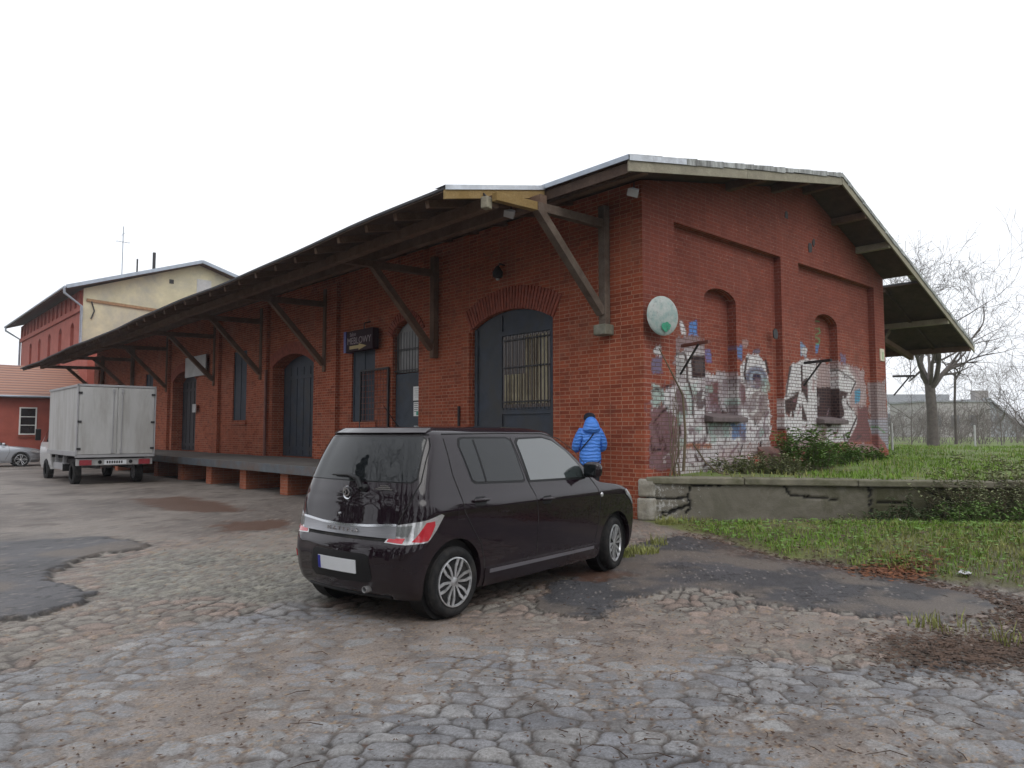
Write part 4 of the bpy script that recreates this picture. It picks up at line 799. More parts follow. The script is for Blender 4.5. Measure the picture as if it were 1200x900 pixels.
# tall yellow / red building
YB = 50.0; XB = 1.2; yb = empty('tall_brick_building', (XB, YB, 0), label='tall red brick building with yellow plastered gable and wide eaves', cat='building')
RGX = 7.9; ZE, ZR_ = 11.75, 14.75; BW = 17.0; LB = 25.0
MB().add([(0, 0, 0), (BW, 0, 0), (BW, 0, ZE), (RGX, 0, ZR_-.1), (0, 0, ZE)], [(0, 1, 2, 3, 4)]).build('gable_wall', M['plaster'], yb)
ho = [arch(y, y+1.15, 6.2, 9.3, 9.65, 8) for y in (2.6, 6.8, 11, 15.2, 19.4)]
mb = MB(); wallpoly(mb, [(0, 0), (LB, 0), (LB, ZE), (0, ZE)], ho, fX, 0, .3); mb.add([(.3, 0, 0), (.3, LB, 0), (.3, LB, ZE-1), (.3, 0, ZE-1)], [(0, 1, 2, 3)]); mb.bb(-.15, -.002, 0, LB, 10.15, 10.5)
for i in range(16): mb.bb(-.12, -.002, .5+i*1.6, .75+i*1.6, 10.5, ZE-.1)
mb.bb(0, BW, LB-.1, LB, 0, ZE); mb.build('wall', M['brick_far'], yb)
sl_l = (ZR_-ZE)/RGX; xa = -1.2; za = ZE-1.2*sl_l*.6+.1
mb = MB(); mb.add([(xa, -.7, ZE-.1), (RGX, -.7, ZR_+.05), (BW+1, -.7, ZE+.05), (BW+1, -.7, ZE-.1), (RGX, -.7, ZR_-.12), (xa, -.7, ZE-.28)]+[(xa, LB+.7, ZE-.1), (RGX, LB+.7, ZR_+.05), (BW+1, LB+.7, ZE+.05), (BW+1, LB+.7, ZE-.1), (RGX, LB+.7, ZR_-.12), (xa, LB+.7, ZE-.28)],
    [(0, 1, 4, 5), (1, 2, 3, 4), (0, 6, 7, 1), (1, 7, 8, 2), (5, 4, 10, 11), (4, 3, 9, 10), (0, 5, 11, 6), (2, 8, 9, 3), (6, 11, 10, 7), (7, 10, 9, 8)]); mb.build('roof', M['wood_dark'], yb)
MB().beam((xa, -.74, ZE-.12), (RGX, -.74, ZR_+.06), .06, .24).beam((RGX, -.74, ZR_+.06), (BW+1, -.74, ZE+.08), .06, .24).build('verge_board', M['zinc'], yb)
MB().tube([(xa-.08, -.7, ZE-.15), (xa-.08, LB+.7, ZE-.15)], .09, 8).build('gutter', M['zinc'], yb, smooth=50)
for y, e in ((-.05, 0), (LB+.1, 0)): MB().tube([(xa-.08, y-.5 if y < 1 else y, ZE-.2), (xa-.08, y-.5 if y < 1 else y, ZE-.55), (-.12, y-.1, ZE-1.3), (-.12, y-.1, 0)], .09, 8).build('downpipe', M['zinc'], yb, smooth=50)
MB().beam((.2, -.06, 10.95), (8.6, -.06, 10.55), .12, .2).build('cornice_strip', simple('cornice', (.28, .17, .09), .9), yb)
pw = gy(239, 337, 50); MB().bb(pw.x-XB-.55, pw.x-XB+.55, -.04, .02, pw.z-.55, pw.z+.6).build('window', M['white_board'], yb, label='small attic window under the ridge'); pv_ = gy(201, 330, 50); MB().bb(pv_.x-XB-.16, pv_.x-XB+.16, -.03, .02, pv_.z-.16, pv_.z+.16).build('vent_opening', M['iron'], yb)
MB().tube([(0.5, -.08, 10.9), (.7, -.1, 10.2), (.5, -.1, 9.6)], .05, 5).build('cable', M['iron'], yb)
MB().bb(4.5, 5.6, 1.8, 2.9, 12.9, 13.85).build('chimney_base', M['zinc'], yb); MB().tube([(5.2, 2.2, 13.5), (5.2, 2.2, 15.6)], .12, 8).tube([(4.0, 2.2, 13), (4.0, 2.2, 14.9)], .06, 6).build('chimney', M['iron'], yb)
an = empty('roof_antenna', (XB+2.9, YB+2, 12.6), label='thin television antenna on the roof of the tall building', cat='antenna')
mb = MB(); mb.tube([(0, 0, 0), (0, 0, 4.6)], .035, 5); mb.tube([(-.5, 0, 3.4), (.5, 0, 3.4)], .02, 4); mb.tube([(0, -.5, 4), (0, .5, 4)], .02, 4)
for i in range(5): mb.tube([(-.4+i*.2, -.25, 3.4), (-.4+i*.2, .25, 3.4)], .012, 4)
mb.build('mast', M['zinc'], an)
# buildings beyond the trees on the right, colours paled to stand in for haze
gp = lambda x, d, z=0: Vector((CAMP.x, CAMP.y, 0))+FW*d+RT*((x-600)/850*d)+Vector((0, 0, z))
hz_ = simple('hazed_grey', (.52, .53, .55), .9, var=.08, scale=.3)
b = empty('long_pale_block', gp(1085, 112), AZ-R(90), label='long pale flat roofed block seen through the branches', cat='building')
MB().bb(-15, 8, 0, 12, -1, 6.3).build('wall', hz_, b); MB().bb(-10, 4, .5, 8, 6.3, 7.4).bb(-15.3, 8.3, -.3, 12, 6.1, 6.4).build('roof', simple('roof_grey', (.28, .29, .31), .8), b)
for i in range(9): MB().bb(-14+i*2.4, -12.6+i*2.4, -.05, .02, 2.6, 4.4).build('window', simple('win_grey', (.12, .13, .15), .4) if i == 0 else bpy.data.materials['win_grey'], b)
b = empty('brown_house', gp(1112, 88), AZ-R(90), label='flat brownish house between the tree and the gabled house', cat='building')
MB().bb(-3, 5, 0, 8, -1, 5.2).build('wall', simple('hazed_brownwall', (.38, .36, .35), .9), b); MB().bb(-3.2, 5.2, -.2, 8, 5.2, 5.4).build('roof', bpy.data.materials['roof_grey'], b)
for i in range(3): MB().bb(-2+i*2.2, -1+i*2.2, -.05, .02, 2.2, 3.6).build('window', bpy.data.materials['win_grey'], b)
b = empty('gabled_house', gp(1155, 92), AZ-R(90), label='pale gabled house with a chimney beyond the bare bushes', cat='house')
MB().prism([(-3.6, -1), (4.6, -1), (4.6, 1.8), (.3, 5.7), (-3.6, 1.9)], 0, 9, lambda a, b_, d: (a, d, b_)).build('wall', simple('hazed_blue', (.36, .38, .41), .9, var=.1), b)
MB().beam((.3, -.3, 5.85), (5.2, -.3, 1.35), .2, .18).beam((.3, -.3, 5.85), (-4.2, -.3, 1.5), .2, .18).add([(.3, -.3, 5.9), (5.2, -.3, 1.4), (5.2, 9.3, 1.4), (.3, 9.3, 5.9), (-4.2, -.3, 1.5), (-4.2, 9.3, 1.5)], [(0, 1, 2, 3), (0, 3, 5, 4)]).build('roof', bpy.data.materials['roof_grey'], b)
MB().bb(-.6, 1.1, 1, 2, 4.8, 6.9).build('chimney', simple('chim', (.3, .28, .27), .9), b); MB().bb(1.1, 1.9, -.05, .02, 2.6, 3.6).build('window', bpy.data.materials['win_grey'], b)

# ================================================================= VEGETATION
def branch_tree(mb, p, d, length, r, lv, rnd, up=.15, twig=None, kmax=3, wig=.22):
    pts = [p]; rs = [r]; q = Vector(p); dd = Vector(d).normalized(); n = 4 if lv > 1 else 3
    for i in range(n):
        dd = (dd+Vector((rnd.uniform(-.3, .3), rnd.uniform(-.3, .3), rnd.uniform(-.2, .2)+up*.4))).normalized(); q = q+dd*(length/n); pts.append(Vector(q)); rs.append(max(.0055, r*(1-.45*(i+1)/n)))
    mb.tube(pts, rs, 8 if r > .08 else (5 if r > .02 else 3), cap=False)
    if lv == 0: 
        if twig is not None: twig.append(Vector(q))
        return
    k = rnd.randint(2, kmax)
    for i in range(k):
        t = rnd.uniform(.45, 1.0) if i else 1.0; idx = min(n, max(1, round(t*n))); bp = pts[idx]
        ax = dd.orthogonal().normalized(); ax = Matrix.Rotation(rnd.uniform(0, 6.28), 3, dd) @ ax
        nd_ = (Matrix.Rotation(rnd.uniform(.4, 1.05) if i else rnd.uniform(.1, .45), 3, ax) @ dd); branch_tree(mb, bp, nd_, length*rnd.uniform(.62, .84), rs[idx]*rnd.uniform(.62, .82), lv-1, rnd, up, twig, kmax)
M['bark_pale'] = simple('bark_pale', (.105, .09, .082), .95, var=.3, scale=6, bmp=.6); M['bark'] = simple('bark', (.075, .06, .052), .95, var=.3, scale=6, bmp=.6); M['bark_far'] = simple('bark_far', (.16, .14, .13), .95, var=.2)  # bark_far is paled to imitate haze on the far saplings and scrub
M['leaf_brown'] = simple('leaf_brown', (.12, .075, .04), .8, var=.4, scale=4, bmp=0)
def tree(name, p, h, r, lv, seed, label, group=None, leaves=0, trunk_h=.28, mat=M['bark'], spread=5, up=.12, cat='tree'):
    rnd = random.Random(seed); t = empty(name, p, rnd.uniform(0, 6), label=label, cat=cat, group=group); tr = MB(); th = h*trunk_h
    pts = [Vector((0, 0, -.2)), Vector((.0, 0, th*.15)), Vector((rnd.uniform(-.05, .05)*h*.1, 0, th*.6)), Vector((rnd.uniform(-.1, .1)*h*.1, rnd.uniform(-.1, .1)*h*.1, th))]
    tr.tube(pts, [r*1.35, r*1.05, r*.95, r*.9], 12); tr.build('trunk', mat, t, smooth=60)
    cr = MB(); tw = []
    for i in range(spread):
        a = i*6.283/spread+rnd.uniform(-.4, .4); tl = rnd.uniform(.35, 1.0) if i else .12
        branch_tree(cr, pts[-1]-Vector((0, 0, rnd.uniform(0, .12)*th)), Vector((math.cos(a)*tl, math.sin(a)*tl, rnd.uniform(.45, 1))), h*rnd.uniform(.24, .33), max(.02, r*rnd.uniform(.38, .6)), lv, rnd, up, tw)
    cr.build('crown', mat, t, uv=False)
    if leaves and tw:
        lf = MB()
        for _ in range(leaves):
            c = rnd.choice(tw); s = rnd.uniform(.02, .045); a, b_ = Vector((rnd.gauss(0, 1), rnd.gauss(0, 1), rnd.gauss(0, 1))).normalized()*s, Vector((rnd.gauss(0, 1), rnd.gauss(0, 1), rnd.gauss(0, 1))).normalized()*s
            c = c+Vector((rnd.gauss(0, .08), rnd.gauss(0, .08), rnd.gauss(0, .08))); lf.add([c-a, c+b_*.6, c+a, c-b_*.6], [(0, 1, 2, 3)])
        lf.build('dry_leaves', M['leaf_brown'], t, uv=False)
    return t
tp = gp(1092, 33.5); tree('bare_tree', (tp.x, tp.y, .9), 8.6, .23, 6, 11, 'tall bare tree with a thick trunk right of the gable', mat=M['bark_pale'], leaves=500, spread=8, trunk_h=.34, up=.07)
tp = gp(1119, 37); tree('young_tree', (tp.x, tp.y, .9), 7.5, .06, 4, 5, 'slender bare tree just right of the thick trunked one', mat=M['bark_pale'], trunk_h=.5, spread=4, up=.25)
tp = gp(1203, 27); tree('young_tree', (tp.x, tp.y, .9), 3.1, .05, 4, 9, 'bare tree with arching branches at the right edge', mat=M['bark_pale'], trunk_h=.25, spread=6, up=.05)
for i, (x, d, h, lab) in enumerate(((1067, 36, 4.2, 'small bare sapling left of the thick trunk'), (1145, 42, 4.6, 'small bare sapling in front of the gabled house'), (1172, 34, 3.8, 'small bare sapling right of the gabled house'), (1190, 46, 6, 'bare sapling furthest right among the bushes'))):
    tp = gp(x, d); tree('sapling', (tp.x, tp.y, .9), h, .028, 4, 30+i, lab, mat=M['bark_far'], group='bare saplings beyond the grass', trunk_h=.35, spread=5, up=.1)
# bare scrub
for i in range(16):
    x = 1038+i*12; d = 38+((i*7) % 5)*3.5; tp = gp(x, d); rnd = random.Random(100+i); b = empty('bare_bush', (tp.x, tp.y, .8), label='grey brown leafless bush in the thicket behind the grass', cat='bush', group='thicket of bare bushes behind the grass')
    cr = MB()
    for k in range(16): a = rnd.uniform(0, 6.28); branch_tree(cr, Vector((rnd.uniform(-.8, .8), rnd.uniform(-.8, .8), 0)), Vector((math.cos(a)*.5, math.sin(a)*.5, 1)), rnd.uniform(.7, 1.15), .02, 3, rnd, .1)
    cr.build('twigs', M['bark_far'], b, uv=False)
# leafy cards
def leafmat(name, c, var=.35, tr=.25):
    m, n, l, p = newmat(name); tc = n.new('ShaderNodeTexCoord').outputs['Object']; oi = noi(n, l, tc, 9, 3)
    c_ = mixc(n, l, ramp(n, l, oi, [(.3, 0.), (.7, 1.)]), tuple(x*(1-var) for x in c), tuple(x*(1+var) for x in c)); l.new(c_, p.inputs['Base Color']); p.inputs['Roughness'].default_value = .7; p.inputs['Specular IOR Level'].default_value = .3
    return m
M['leaf_green'] = leafmat('leaf_green', (.13, .22, .055)); M['leaf_pale'] = leafmat('leaf_pale', (.20, .22, .11)); M['leaf_dark'] = leafmat('leaf_dark', (.055, .085, .03)); M['grass_a'] = leafmat('grass_a', (.15, .25, .035), .4); M['grass_b'] = leafmat('grass_b', (.24, .25, .08), .35); M['stem'] = simple('stem', (.14, .11, .07), .9, bmp=0); M['leaf_litter'] = leafmat('leaf_litter', (.085, .052, .036), .5); M['leaf_orange'] = leafmat('leaf_orange', (.16, .062, .028), .5)
def leaf(mb, p, d, L_, w):
    d = Vector(d).normalized(); s = d.cross(Vector((0, 0, 1)));
    if s.length < .05: s = Vector((1, 0, 0))
    s = s.normalized(); p = Vector(p); m = p+d*L_*.5+Vector((0, 0, L_*.08)); e = p+d*L_-Vector((0, 0, L_*.18)); mb.add([p, m+s*w/2, e, m-s*w/2], [(0, 1, 2, 3)])
def weed(name, p, h, rad, nst, seed, label, mat, cat='weed', group=None, lsize=.11, parent_mat=M['stem'], dens=24):
    rnd = random.Random(seed); t = empty(name, p, 0, label=label, cat=cat, group=group); st_ = MB(); lf = MB()
    for i in range(nst):
        a = rnd.uniform(0, 6.28); r_ = rad*math.sqrt(rnd.random())*.7; q = Vector((r_*math.cos(a), r_*math.sin(a), -.03)); dr = Vector((rnd.gauss(0, .28)+math.cos(a)*.25, rnd.gauss(0, .28)+math.sin(a)*.25, 1)).normalized(); hh = h*rnd.uniform(.55, 1); pts = [q]
        for k in range(4): dr = (dr+Vector((rnd.gauss(0, .1), rnd.gauss(0, .1), -.03))).normalized(); q = q+dr*hh/4; pts.append(Vector(q))
        st_.tube(pts, [.006, .005, .004, .003, .002], 4, cap=False)
        for k in range(dens):
            t_ = rnd.uniform(.15, 1)*4; j = min(3, int(t_)); c = pts[j].lerp(pts[j+1], t_-j); a2 = rnd.uniform(0, 6.28); leaf(lf, c, (math.cos(a2), math.sin(a2), rnd.uniform(-.1, .7)), lsize*rnd.uniform(.6, 1.3), lsize*.42)
    st_.build('stems', parent_mat, t, uv=False); lf.build('leaves', mat, t, uv=False); return t
p = gy(958, 540, -.7); 
WEEDS = [((gy(950, 540, -.7), 1.1, .75, 70), 'leaf_green', 'tall dense green weed clump against the wall below the right niche', .13), ((gy(985, 540, -.6), .6, .7, 45), 'leaf_green', 'lower green weeds at the right of the tallest clump by the wall', .12),
 ((gy(1015, 538, -.5), .42, .6, 30), 'leaf_green', 'knee high green weeds near the right corner of the gable wall', .1), ((gy(893, 548, -.5), .5, .6, 26), 'leaf_pale', 'pale weeds at the foot of the brick pier between the two recesses', .1),
 ((gy(860, 552, -.45), .45, .55, 24), 'leaf_pale', 'dusty pale weeds under the left niche', .09), ((gy(918, 548, -.9), .5, .5, 26), 'leaf_pale', 'pale green weeds left of the tall clump', .1)]
for i, ((p, h, r_, n), m, lab, ls) in enumerate(WEEDS): weed('weed_clump', (p.x, p.y, upz(p.x, p.y)-.02), h, r_, n, 200+i, lab, M[m], group='weeds along the gable wall', lsize=ls)
# dry tall stalks at the corner
t = gy(790, 552, -.2); b = empty('dry_stalks', (t.x, t.y, .78), label='bare climbing stems and dry stalks at the left end of the gable wall', cat='plant'); rnd = random.Random(4); mb = MB()
for k in range(7):
    x = rnd.uniform(-.25, .5); pts = [(x, rnd.uniform(-.1, .05), -.05)]
    for j in range(6): pts.append((pts[-1][0]+rnd.gauss(0, .05), pts[-1][1]+rnd.gauss(0, .02), pts[-1][2]+rnd.uniform(.15, .36)))
    mb.tube(pts, [.013-.0016*j for j in range(7)], 5)
mb.tube([(.15, -.1, .1), (.2, -.12, .8), (.16, -.1, 1.5), (-.1, -.05, 1.9), (-.35, .05, 2.35)], [.03, .025, .02, .015, .008], 6); mb.tube([(.25, -.25, .6), (.5, -.35, .25), (.85, -.4, .05), (1.1, -.45, .02)], .014, 6); mb.build('stems', M['stem'], b, uv=False)
# shrubs in front of the retaining wall, right
def rwp(u, d): return RW0+rd*u+rn*d
SH = [(5.45, .35, 1.25, .85, 80, 'leaf_pale', 'tall straggly pale leaved shrub spilling over the right end of the retaining wall', .09), (6.2, .2, 1.6, .8, 80, 'leaf_pale', 'tallest pale shrub at the right edge by the retaining wall', .09), (4.6, .35, .75, .7, 60, 'leaf_dark', 'low dark green bramble at the foot of the retaining wall', .08),
      (3.9, .7, .42, .5, 34, 'leaf_dark', 'low dark leafed weeds in the middle of the verge', .08), (5.1, .95, .6, .8, 60, 'leaf_green', 'bright green weeds in front of the pale shrub', .09), (3.2, .6, .3, .4, 20, 'leaf_pale', 'small pale weeds in front of the crack in the retaining wall', .07), (6.9, .8, 1.2, .7, 34, 'leaf_pale', 'pale shrub past the right edge of the retaining wall', .08)]
for i, (u, d, h, r_, n, m, lab, ls) in enumerate(SH): p = rwp(u, d); weed('verge_shrub', (p.x, p.y, gzh(p.x, p.y)-.03), h, r_, n, 300+i, lab, M[m], cat='shrub', group='shrubs and weeds below the retaining wall', lsize=ls, dens=26 if h > 1 else 22)
# grass as masses of blades
def blades(name, n, sampler, h0, h1, mats, seed, wid=.007, **k):
    rnd = np.random.RandomState(seed); P = sampler(rnd, n); n = len(P); a = rnd.rand(n)*6.283; ln = h0+(h1-h0)*rnd.rand(n)**1.5*(.5+vnoise(P[:, 0]+50, P[:, 1]+50, 1.3, 3, 5)); be = rnd.rand(n)*.7
    dx = np.cos(a); dy = np.sin(a); w = wid*(.7+.6*rnd.rand(n)); v = np.zeros((n, 5, 3))
    for i_, (t, ww) in enumerate(((0, 1), (0, -1), (.55, .8), (.55, -.8), (1, 0))):
        v[:, i_, 0] = P[:, 0]+dx*ln*be*t*t-dy*w*ww; v[:, i_, 1] = P[:, 1]+dy*ln*be*t*t+dx*w*ww; v[:, i_, 2] = P[:, 2]-.01+ln*t*(1-.3*be*t)
    b_ = np.arange(n)*5; f = [(q, q+1, q+3, q+2) for q in b_]+[(q+2, q+3, q+4) for q in b_]
    return raw(name, v.reshape(-1, 3).tolist(), f, mats, kind='stuff', **k)
def s_up(rnd, n, far=1.0, dry=False):
    x = rnd.rand(n*3)*26-0; y = -14+rnd.rand(n*3)*34; ok = (y > lineY(x)+.1) & ((y < -.02) | (x > WX+.1)); dC = np.hypot(x-CAMP.x, y-CAMP.y); ok &= rnd.rand(n*3) < np.clip(18/dC, 0, 1)**1.5
    v_ = vnoise(x+50, y+50, .7, 3, 71); ok &= (v_ > .47) if dry else (v_ < .62); near = (y > -1.1) & (x < 5.6); ok &= ~near | (rnd.rand(n*3) < (.9 if dry else .15)); x = x[ok][:n]; y = y[ok][:n]
    return np.array([(a, b, upz(a, b)) for a, b in zip(x, y)])
blades('meadow_grass', 45000, s_up, .05, .15, M['grass_a'], 1, .010, label='bright green grass on the raised ground behind the retaining wall', cat='grass')
blades('dry_grass', 9000, lambda r, n: s_up(r, n, 1, True), .05, .2, M['grass_b'], 2, .008, label='yellowish dry grass tufts on the raised ground', cat='grass')
def s_lo(rnd, n, dry=False):
    x = -3+rnd.rand(n*4)*9; y = -11+rnd.rand(n*4)*11; d = sdist(GRASS, x, y); ok = (d+(vnoise(x+50, y+50, 2.2, 3, 77)-.5)*.7 > .12) & (y < lineY(x)-.12); v_ = vnoise(x+50, y+50, .9, 3, 78); ok &= (v_ > .40) if dry else (v_ < .53)
    ok &= (y < -1.0) | (rnd.rand(n*4) < .35); x = x[ok][:n]; y = y[ok][:n]; return np.stack([x, y, base_z(x, y)+bank(x, y)], 1)
blades('verge_grass', 19000, s_lo, .04, .15, M['grass_a'], 3, .007, label='green grass on the sloping verge below the retaining wall', cat='grass')
blades('verge_dry_grass', 13000, lambda r, n: s_lo(r, n, True), .04, .14, M['grass_b'], 4, .006, label='straw coloured grass mixed into the verge', cat='grass')
def s_near(rnd, n, dry=False):
    x = -2.8+rnd.rand(n*4)*4.8; y = -9.5+rnd.rand(n*4)*5.5; d = sdist(GRASS, x, y); ok = (d+(vnoise(x+50, y+50, 2.2, 3, 77)-.5)*.9 > .15) & (y < lineY(x)-.12); v_ = vnoise(x+50, y+50, 1.1, 3, 79); ok &= (v_ > .5) if dry else (v_ < .64); x = x[ok][:n]; y = y[ok][:n]
    return np.stack([x, y, base_z(x, y)+bank(x, y)], 1)
blades('near_verge_grass', 15000, s_near, .04, .14, M['grass_a'], 13, .005, label='green grass at the right edge nearest the viewer', cat='grass')
blades('near_dry_grass', 9000, lambda r, n: s_near(r, n, True), .04, .13, M['grass_b'], 14, .005, label='pale dry grass at the right edge nearest the viewer', cat='grass')
def tuftpts(rnd, n):
    q = []
    for (px, py, r_, k) in ((752, 650, .22, 500), (732, 655, .12, 200), (785, 615, .25, 500), (815, 612, .3, 500), (1085, 735, .14, 45), (1190, 760, .14, 40), (1140, 745, .3, 40), (770, 640, .15, 150)):
        c = gz(px, py)
        for _ in range(k): a = rnd.rand()*6.28; r2 = r_*rnd.rand()**.5; q.append((c.x+r2*math.cos(a), c.y+r2*math.sin(a), .01))
    return np.array(q)
blades('grass_tufts', 0, tuftpts, .04, .2, M['grass_b'], 6, .006, label='scattered grass tufts at the wall foot and by the front wheel', cat='grass')
# fallen leaves
def litter(name, n, fn, mat, s0, s1, seed, **k):
    rnd = random.Random(seed); mb = MB()
    for _ in range(n):
        x, y, z = fn(rnd); s = rnd.uniform(s0, s1); R_ = Matrix.Rotation(rnd.uniform(0, 6.28), 3, 'Z') @ Matrix.Rotation(rnd.uniform(-.6, .6), 3, 'X'); c = Vector((x, y, z+s*.35))
        mb.add([c+R_ @ Vector(q) for q in ((-s, 0, .2*s), (0, -s*.5, 0), (s, 0, .25*s), (0, s*.5, -.05*s))], [(0, 1, 2, 3)])
    return mb.build(name, mat, uv=False, kind='stuff', **k)
def f_edge(r):
    t = r.random(); P = [(815, 628), (880, 655), (960, 668), (1040, 676), (1110, 692), (1200, 712), (1260, 730)]; i = min(5, int(t*6)); f = t*6-i; a, b_ = P[i], P[i+1]; px = a[0]+(b_[0]-a[0])*f+r.gauss(0, 14); py = a[1]+(b_[1]-a[1])*f+r.gauss(0, 6)+(r.random()**2*26 if px > 1080 else 0); p = gz(px, py); return p.x, p.y, gzh(p.x, p.y)+.01
litter('leaf_litter', 5200, f_edge, M['leaf_litter'], .012, .035, 1, label='brown leaf litter along the edge of the grass verge', cat='leaves')
def f_vg(r):
    while True:
        x, y = r.uniform(-2.5, 5), r.uniform(-9, -.5)
        if float(sdist(GRASS, np.array([x]), np.array([y]))[0]) > .05 and y < lineY(x)-.1: return x, y, gzh(x, y)+.04+.03*r.random()
litter('verge_leaves', 2200, f_vg, M['leaf_litter'], .015, .04, 21, label='brown dead leaves scattered over the grass verge', cat='leaves')
litter('broad_leaf_weeds', 2600, f_vg, M['leaf_green'], .02, .05, 22, label='small broad leaved weeds growing in the grass verge', cat='weeds')
def f_or(r): p = gz(1055+r.gauss(0, 26), 671+r.gauss(0, 5)); return p.x, p.y, gzh(p.x, p.y)+.015+r.random()*.02
litter('orange_leaves', 620, f_or, M['leaf_orange'], .02, .045, 2, label='heap of orange brown leaves on the verge edge', cat='leaves')
def f_sc(r):
    while True:
        px, py = r.uniform(-20, 1230), r.uniform(640, 910)
        if r.random() < .25+.75*math.exp(-((px-900)/320)**2-((py-790)/90)**2): break
    p = gz(px, py); return p.x, p.y, gzh(p.x, p.y)+.022
litter('scattered_leaves', 1700, f_sc, M['leaf_litter'], .006, .02, 3, label='small dry leaves scattered between the cobbles', cat='leaves')
def f_rt(r): p = gz(r.gauss(1130, 60), r.gauss(765, 14)); return p.x, p.y, gzh(p.x, p.y)+.024
litter('corner_leaves', 2600, f_rt, M['leaf_litter'], .01, .03, 5, label='patch of dark dead leaves on the cobbles at the right', cat='leaves')
# twigs between the stones
rnd = random.Random(9); mb = MB()
for _ in range(130):
    px, py = rnd.gauss(820, 240), rnd.uniform(700, 905); p = gz(px, py); a = rnd.uniform(0, 3.14); L_ = rnd.uniform(.03, .16); z = gzh(p.x, p.y)+.028; q = [(p.x, p.y, z), (p.x+L_*.5*math.cos(a), p.y+L_*.5*math.sin(a), z+.006), (p.x+L_*math.cos(a+rnd.gauss(0, .3)), p.y+L_*math.sin(a+rnd.gauss(0, .3)), z)]; mb.tube(q, [.003, .0025, .0012], 4)
mb.build('twigs', M['wood_dark'], uv=False, kind='stuff', label='thin dark twigs lying on the cobbles', cat='twigs')
# litter items on the verge
for (px, py, c, lab, s) in ((1003, 603, (.5, .5, .5), 'pale torn scrap standing at the retaining wall', .16), (1016, 605, (.06, .05, .35), 'left blue plastic scrap at the foot of the retaining wall', .12), (1029, 609, (.10, .09, .4), 'right blue plastic scrap at the foot of the retaining wall', .12), (1131, 672, (.7, .7, .72), 'white crumpled wrapper on the verge edge', .1), (1060, 620, (.6, .6, .58), 'pale crumpled paper in the weeds', .2)):
    p = gz(px, py+8); rnd = random.Random(px); b = MB(); n = 7; nm = 'litter_scrap'
    V_ = [(s*(i/6-.5)*1.3+rnd.gauss(0, s*.05), s*(j/4-.5)+rnd.gauss(0, s*.06), abs(rnd.gauss(s*.22, s*.13))) for i in range(7) for j in range(5)]
    b.add(V_, [(i*5+j, i*5+j+1, i*5+j+6, i*5+j+5) for i in range(6) for j in range(4)]); o = b.build(nm, simple('plastic', c, .45, var=.1, bmp=0), label=lab, cat='litter', group='litter on the verge', loc=(p.x, p.y, gzh(p.x, p.y)+.02)); o.modifiers.new('s', 'SOLIDIFY').thickness = .004
# posts beyond the grass
for i, (x, d, lab) in enumerate(((1044, 24, 'thin white post at the right foot of the gable wall'), (1141, 31, 'pale concrete post among the bushes'))):
    q = gp(x, d); MB().lathe([(.04, 0), (.04, 1.0-.0), (.035, 1.03), (.001, 1.04)], 10).build('post', M['white_board'], smooth=40, label=lab, cat='post', loc=(q.x, q.y, .85))
# trees behind the viewer, mirrored in the car
def dupt(o, parent=None):
    c = o.copy(); COL.objects.link(c); c.parent = parent
    for ch in list(o.children): dupt(ch, c)
    return c
yt = tree('yard_tree', (-19.8, 2.8, 0), 12, .22, 5, 60, 'bare spreading tree at the edge of the yard left of the viewer', group='bare trees around the yard', spread=8, trunk_h=.2, up=.05)
for x, y, rz_, sc, lab in ((-17.0, -5.5, 1, 1.0, 'bare tree close behind the viewer on the left'), (-24, 9, 2, 1.1, 'bare tree furthest left along the yard'), (-19, -3, 3, 1.15, 'bare tree in the second row behind the viewer'), (-13.5, -14, 4, 1.1, 'bare tree straight behind the viewer'), (-6, -17, 5, 1.1, 'bare tree behind the viewer to the right')):
    c = dupt(yt); c.location = (x, y, 0); c.rotation_euler = (0, 0, rz_); c.scale = (sc,)*3; c['label'] = lab
def conifer(p, h, seed, label):  # evergreens added out of view to darken the car's reflections and low sky light
    rnd = random.Random(seed); t = empty('unseen_evergreen', p, 0, label=label, cat='tree', group='dark evergreens added out of view for reflections'); MB().tube([(0, 0, -.1), (0, 0, h*.5), (0, 0, h*.95)], [.2, .12, .02], 8).build('trunk', M['bark'], t, uv=False); lf = MB()
    for _ in range(3600):
        z = h*(.06+.92*rnd.random()**1.25); rr = (1-z/h)**.75*h*.24*(.8+.35*math.sin(z*5+rnd.random())); a = rnd.uniform(0, 6.283); r_ = rr*math.sqrt(rnd.uniform(.25, 1)); c = Vector((r_*math.cos(a), r_*math.sin(a), z)); s = rnd.uniform(.10, .24); u = Vector((math.cos(a), math.sin(a), -.3))*s*1.6; w = Vector((rnd.gauss(0, 1), rnd.gauss(0, 1), rnd.gauss(0, 1)))*s*.5
        lf.add([c-u*.4, c+w, c+u, c-w], [(0, 1, 2, 3)])
    lf.build('crown', M['leaf_dark'], t, uv=False); return t
ev = conifer((-22.5, 2, 0), 10.5, 1, 'unseen dark evergreen left of the yard')
for x, y, rz_, sc, lab in ((-20, -8, 1, .95, 'unseen dark evergreen behind the viewer on the left'), (-22, 10, 2, 1.1, 'unseen dark evergreen furthest left of the yard'), (-17.5, -15, 3, 1.0, 'unseen dark evergreen straight behind the viewer'), (-10.5, -19, 4, 1.05, 'unseen dark evergreen behind the viewer to the right'), (-3, -18, 5, .8, 'unseen dark evergreen right of the yard'), (2.5, -17.5, 6, .7, 'unseen dark evergreen on the far right of the yard'), (8, -17, 7, .62, 'smallest unseen dark evergreen on the far right'), (-23, -3, 2.5, 1.1, 'unseen dark evergreen in the second row on the left'), (13, -16, 1.5, .6, 'unseen dark evergreen beyond the retaining wall on the right')):
    c = dupt(ev); c.location = (x, y, 0); c.rotation_euler = (0, 0, rz_); c.scale = (sc*1.15, sc*1.15, sc); c['label'] = lab
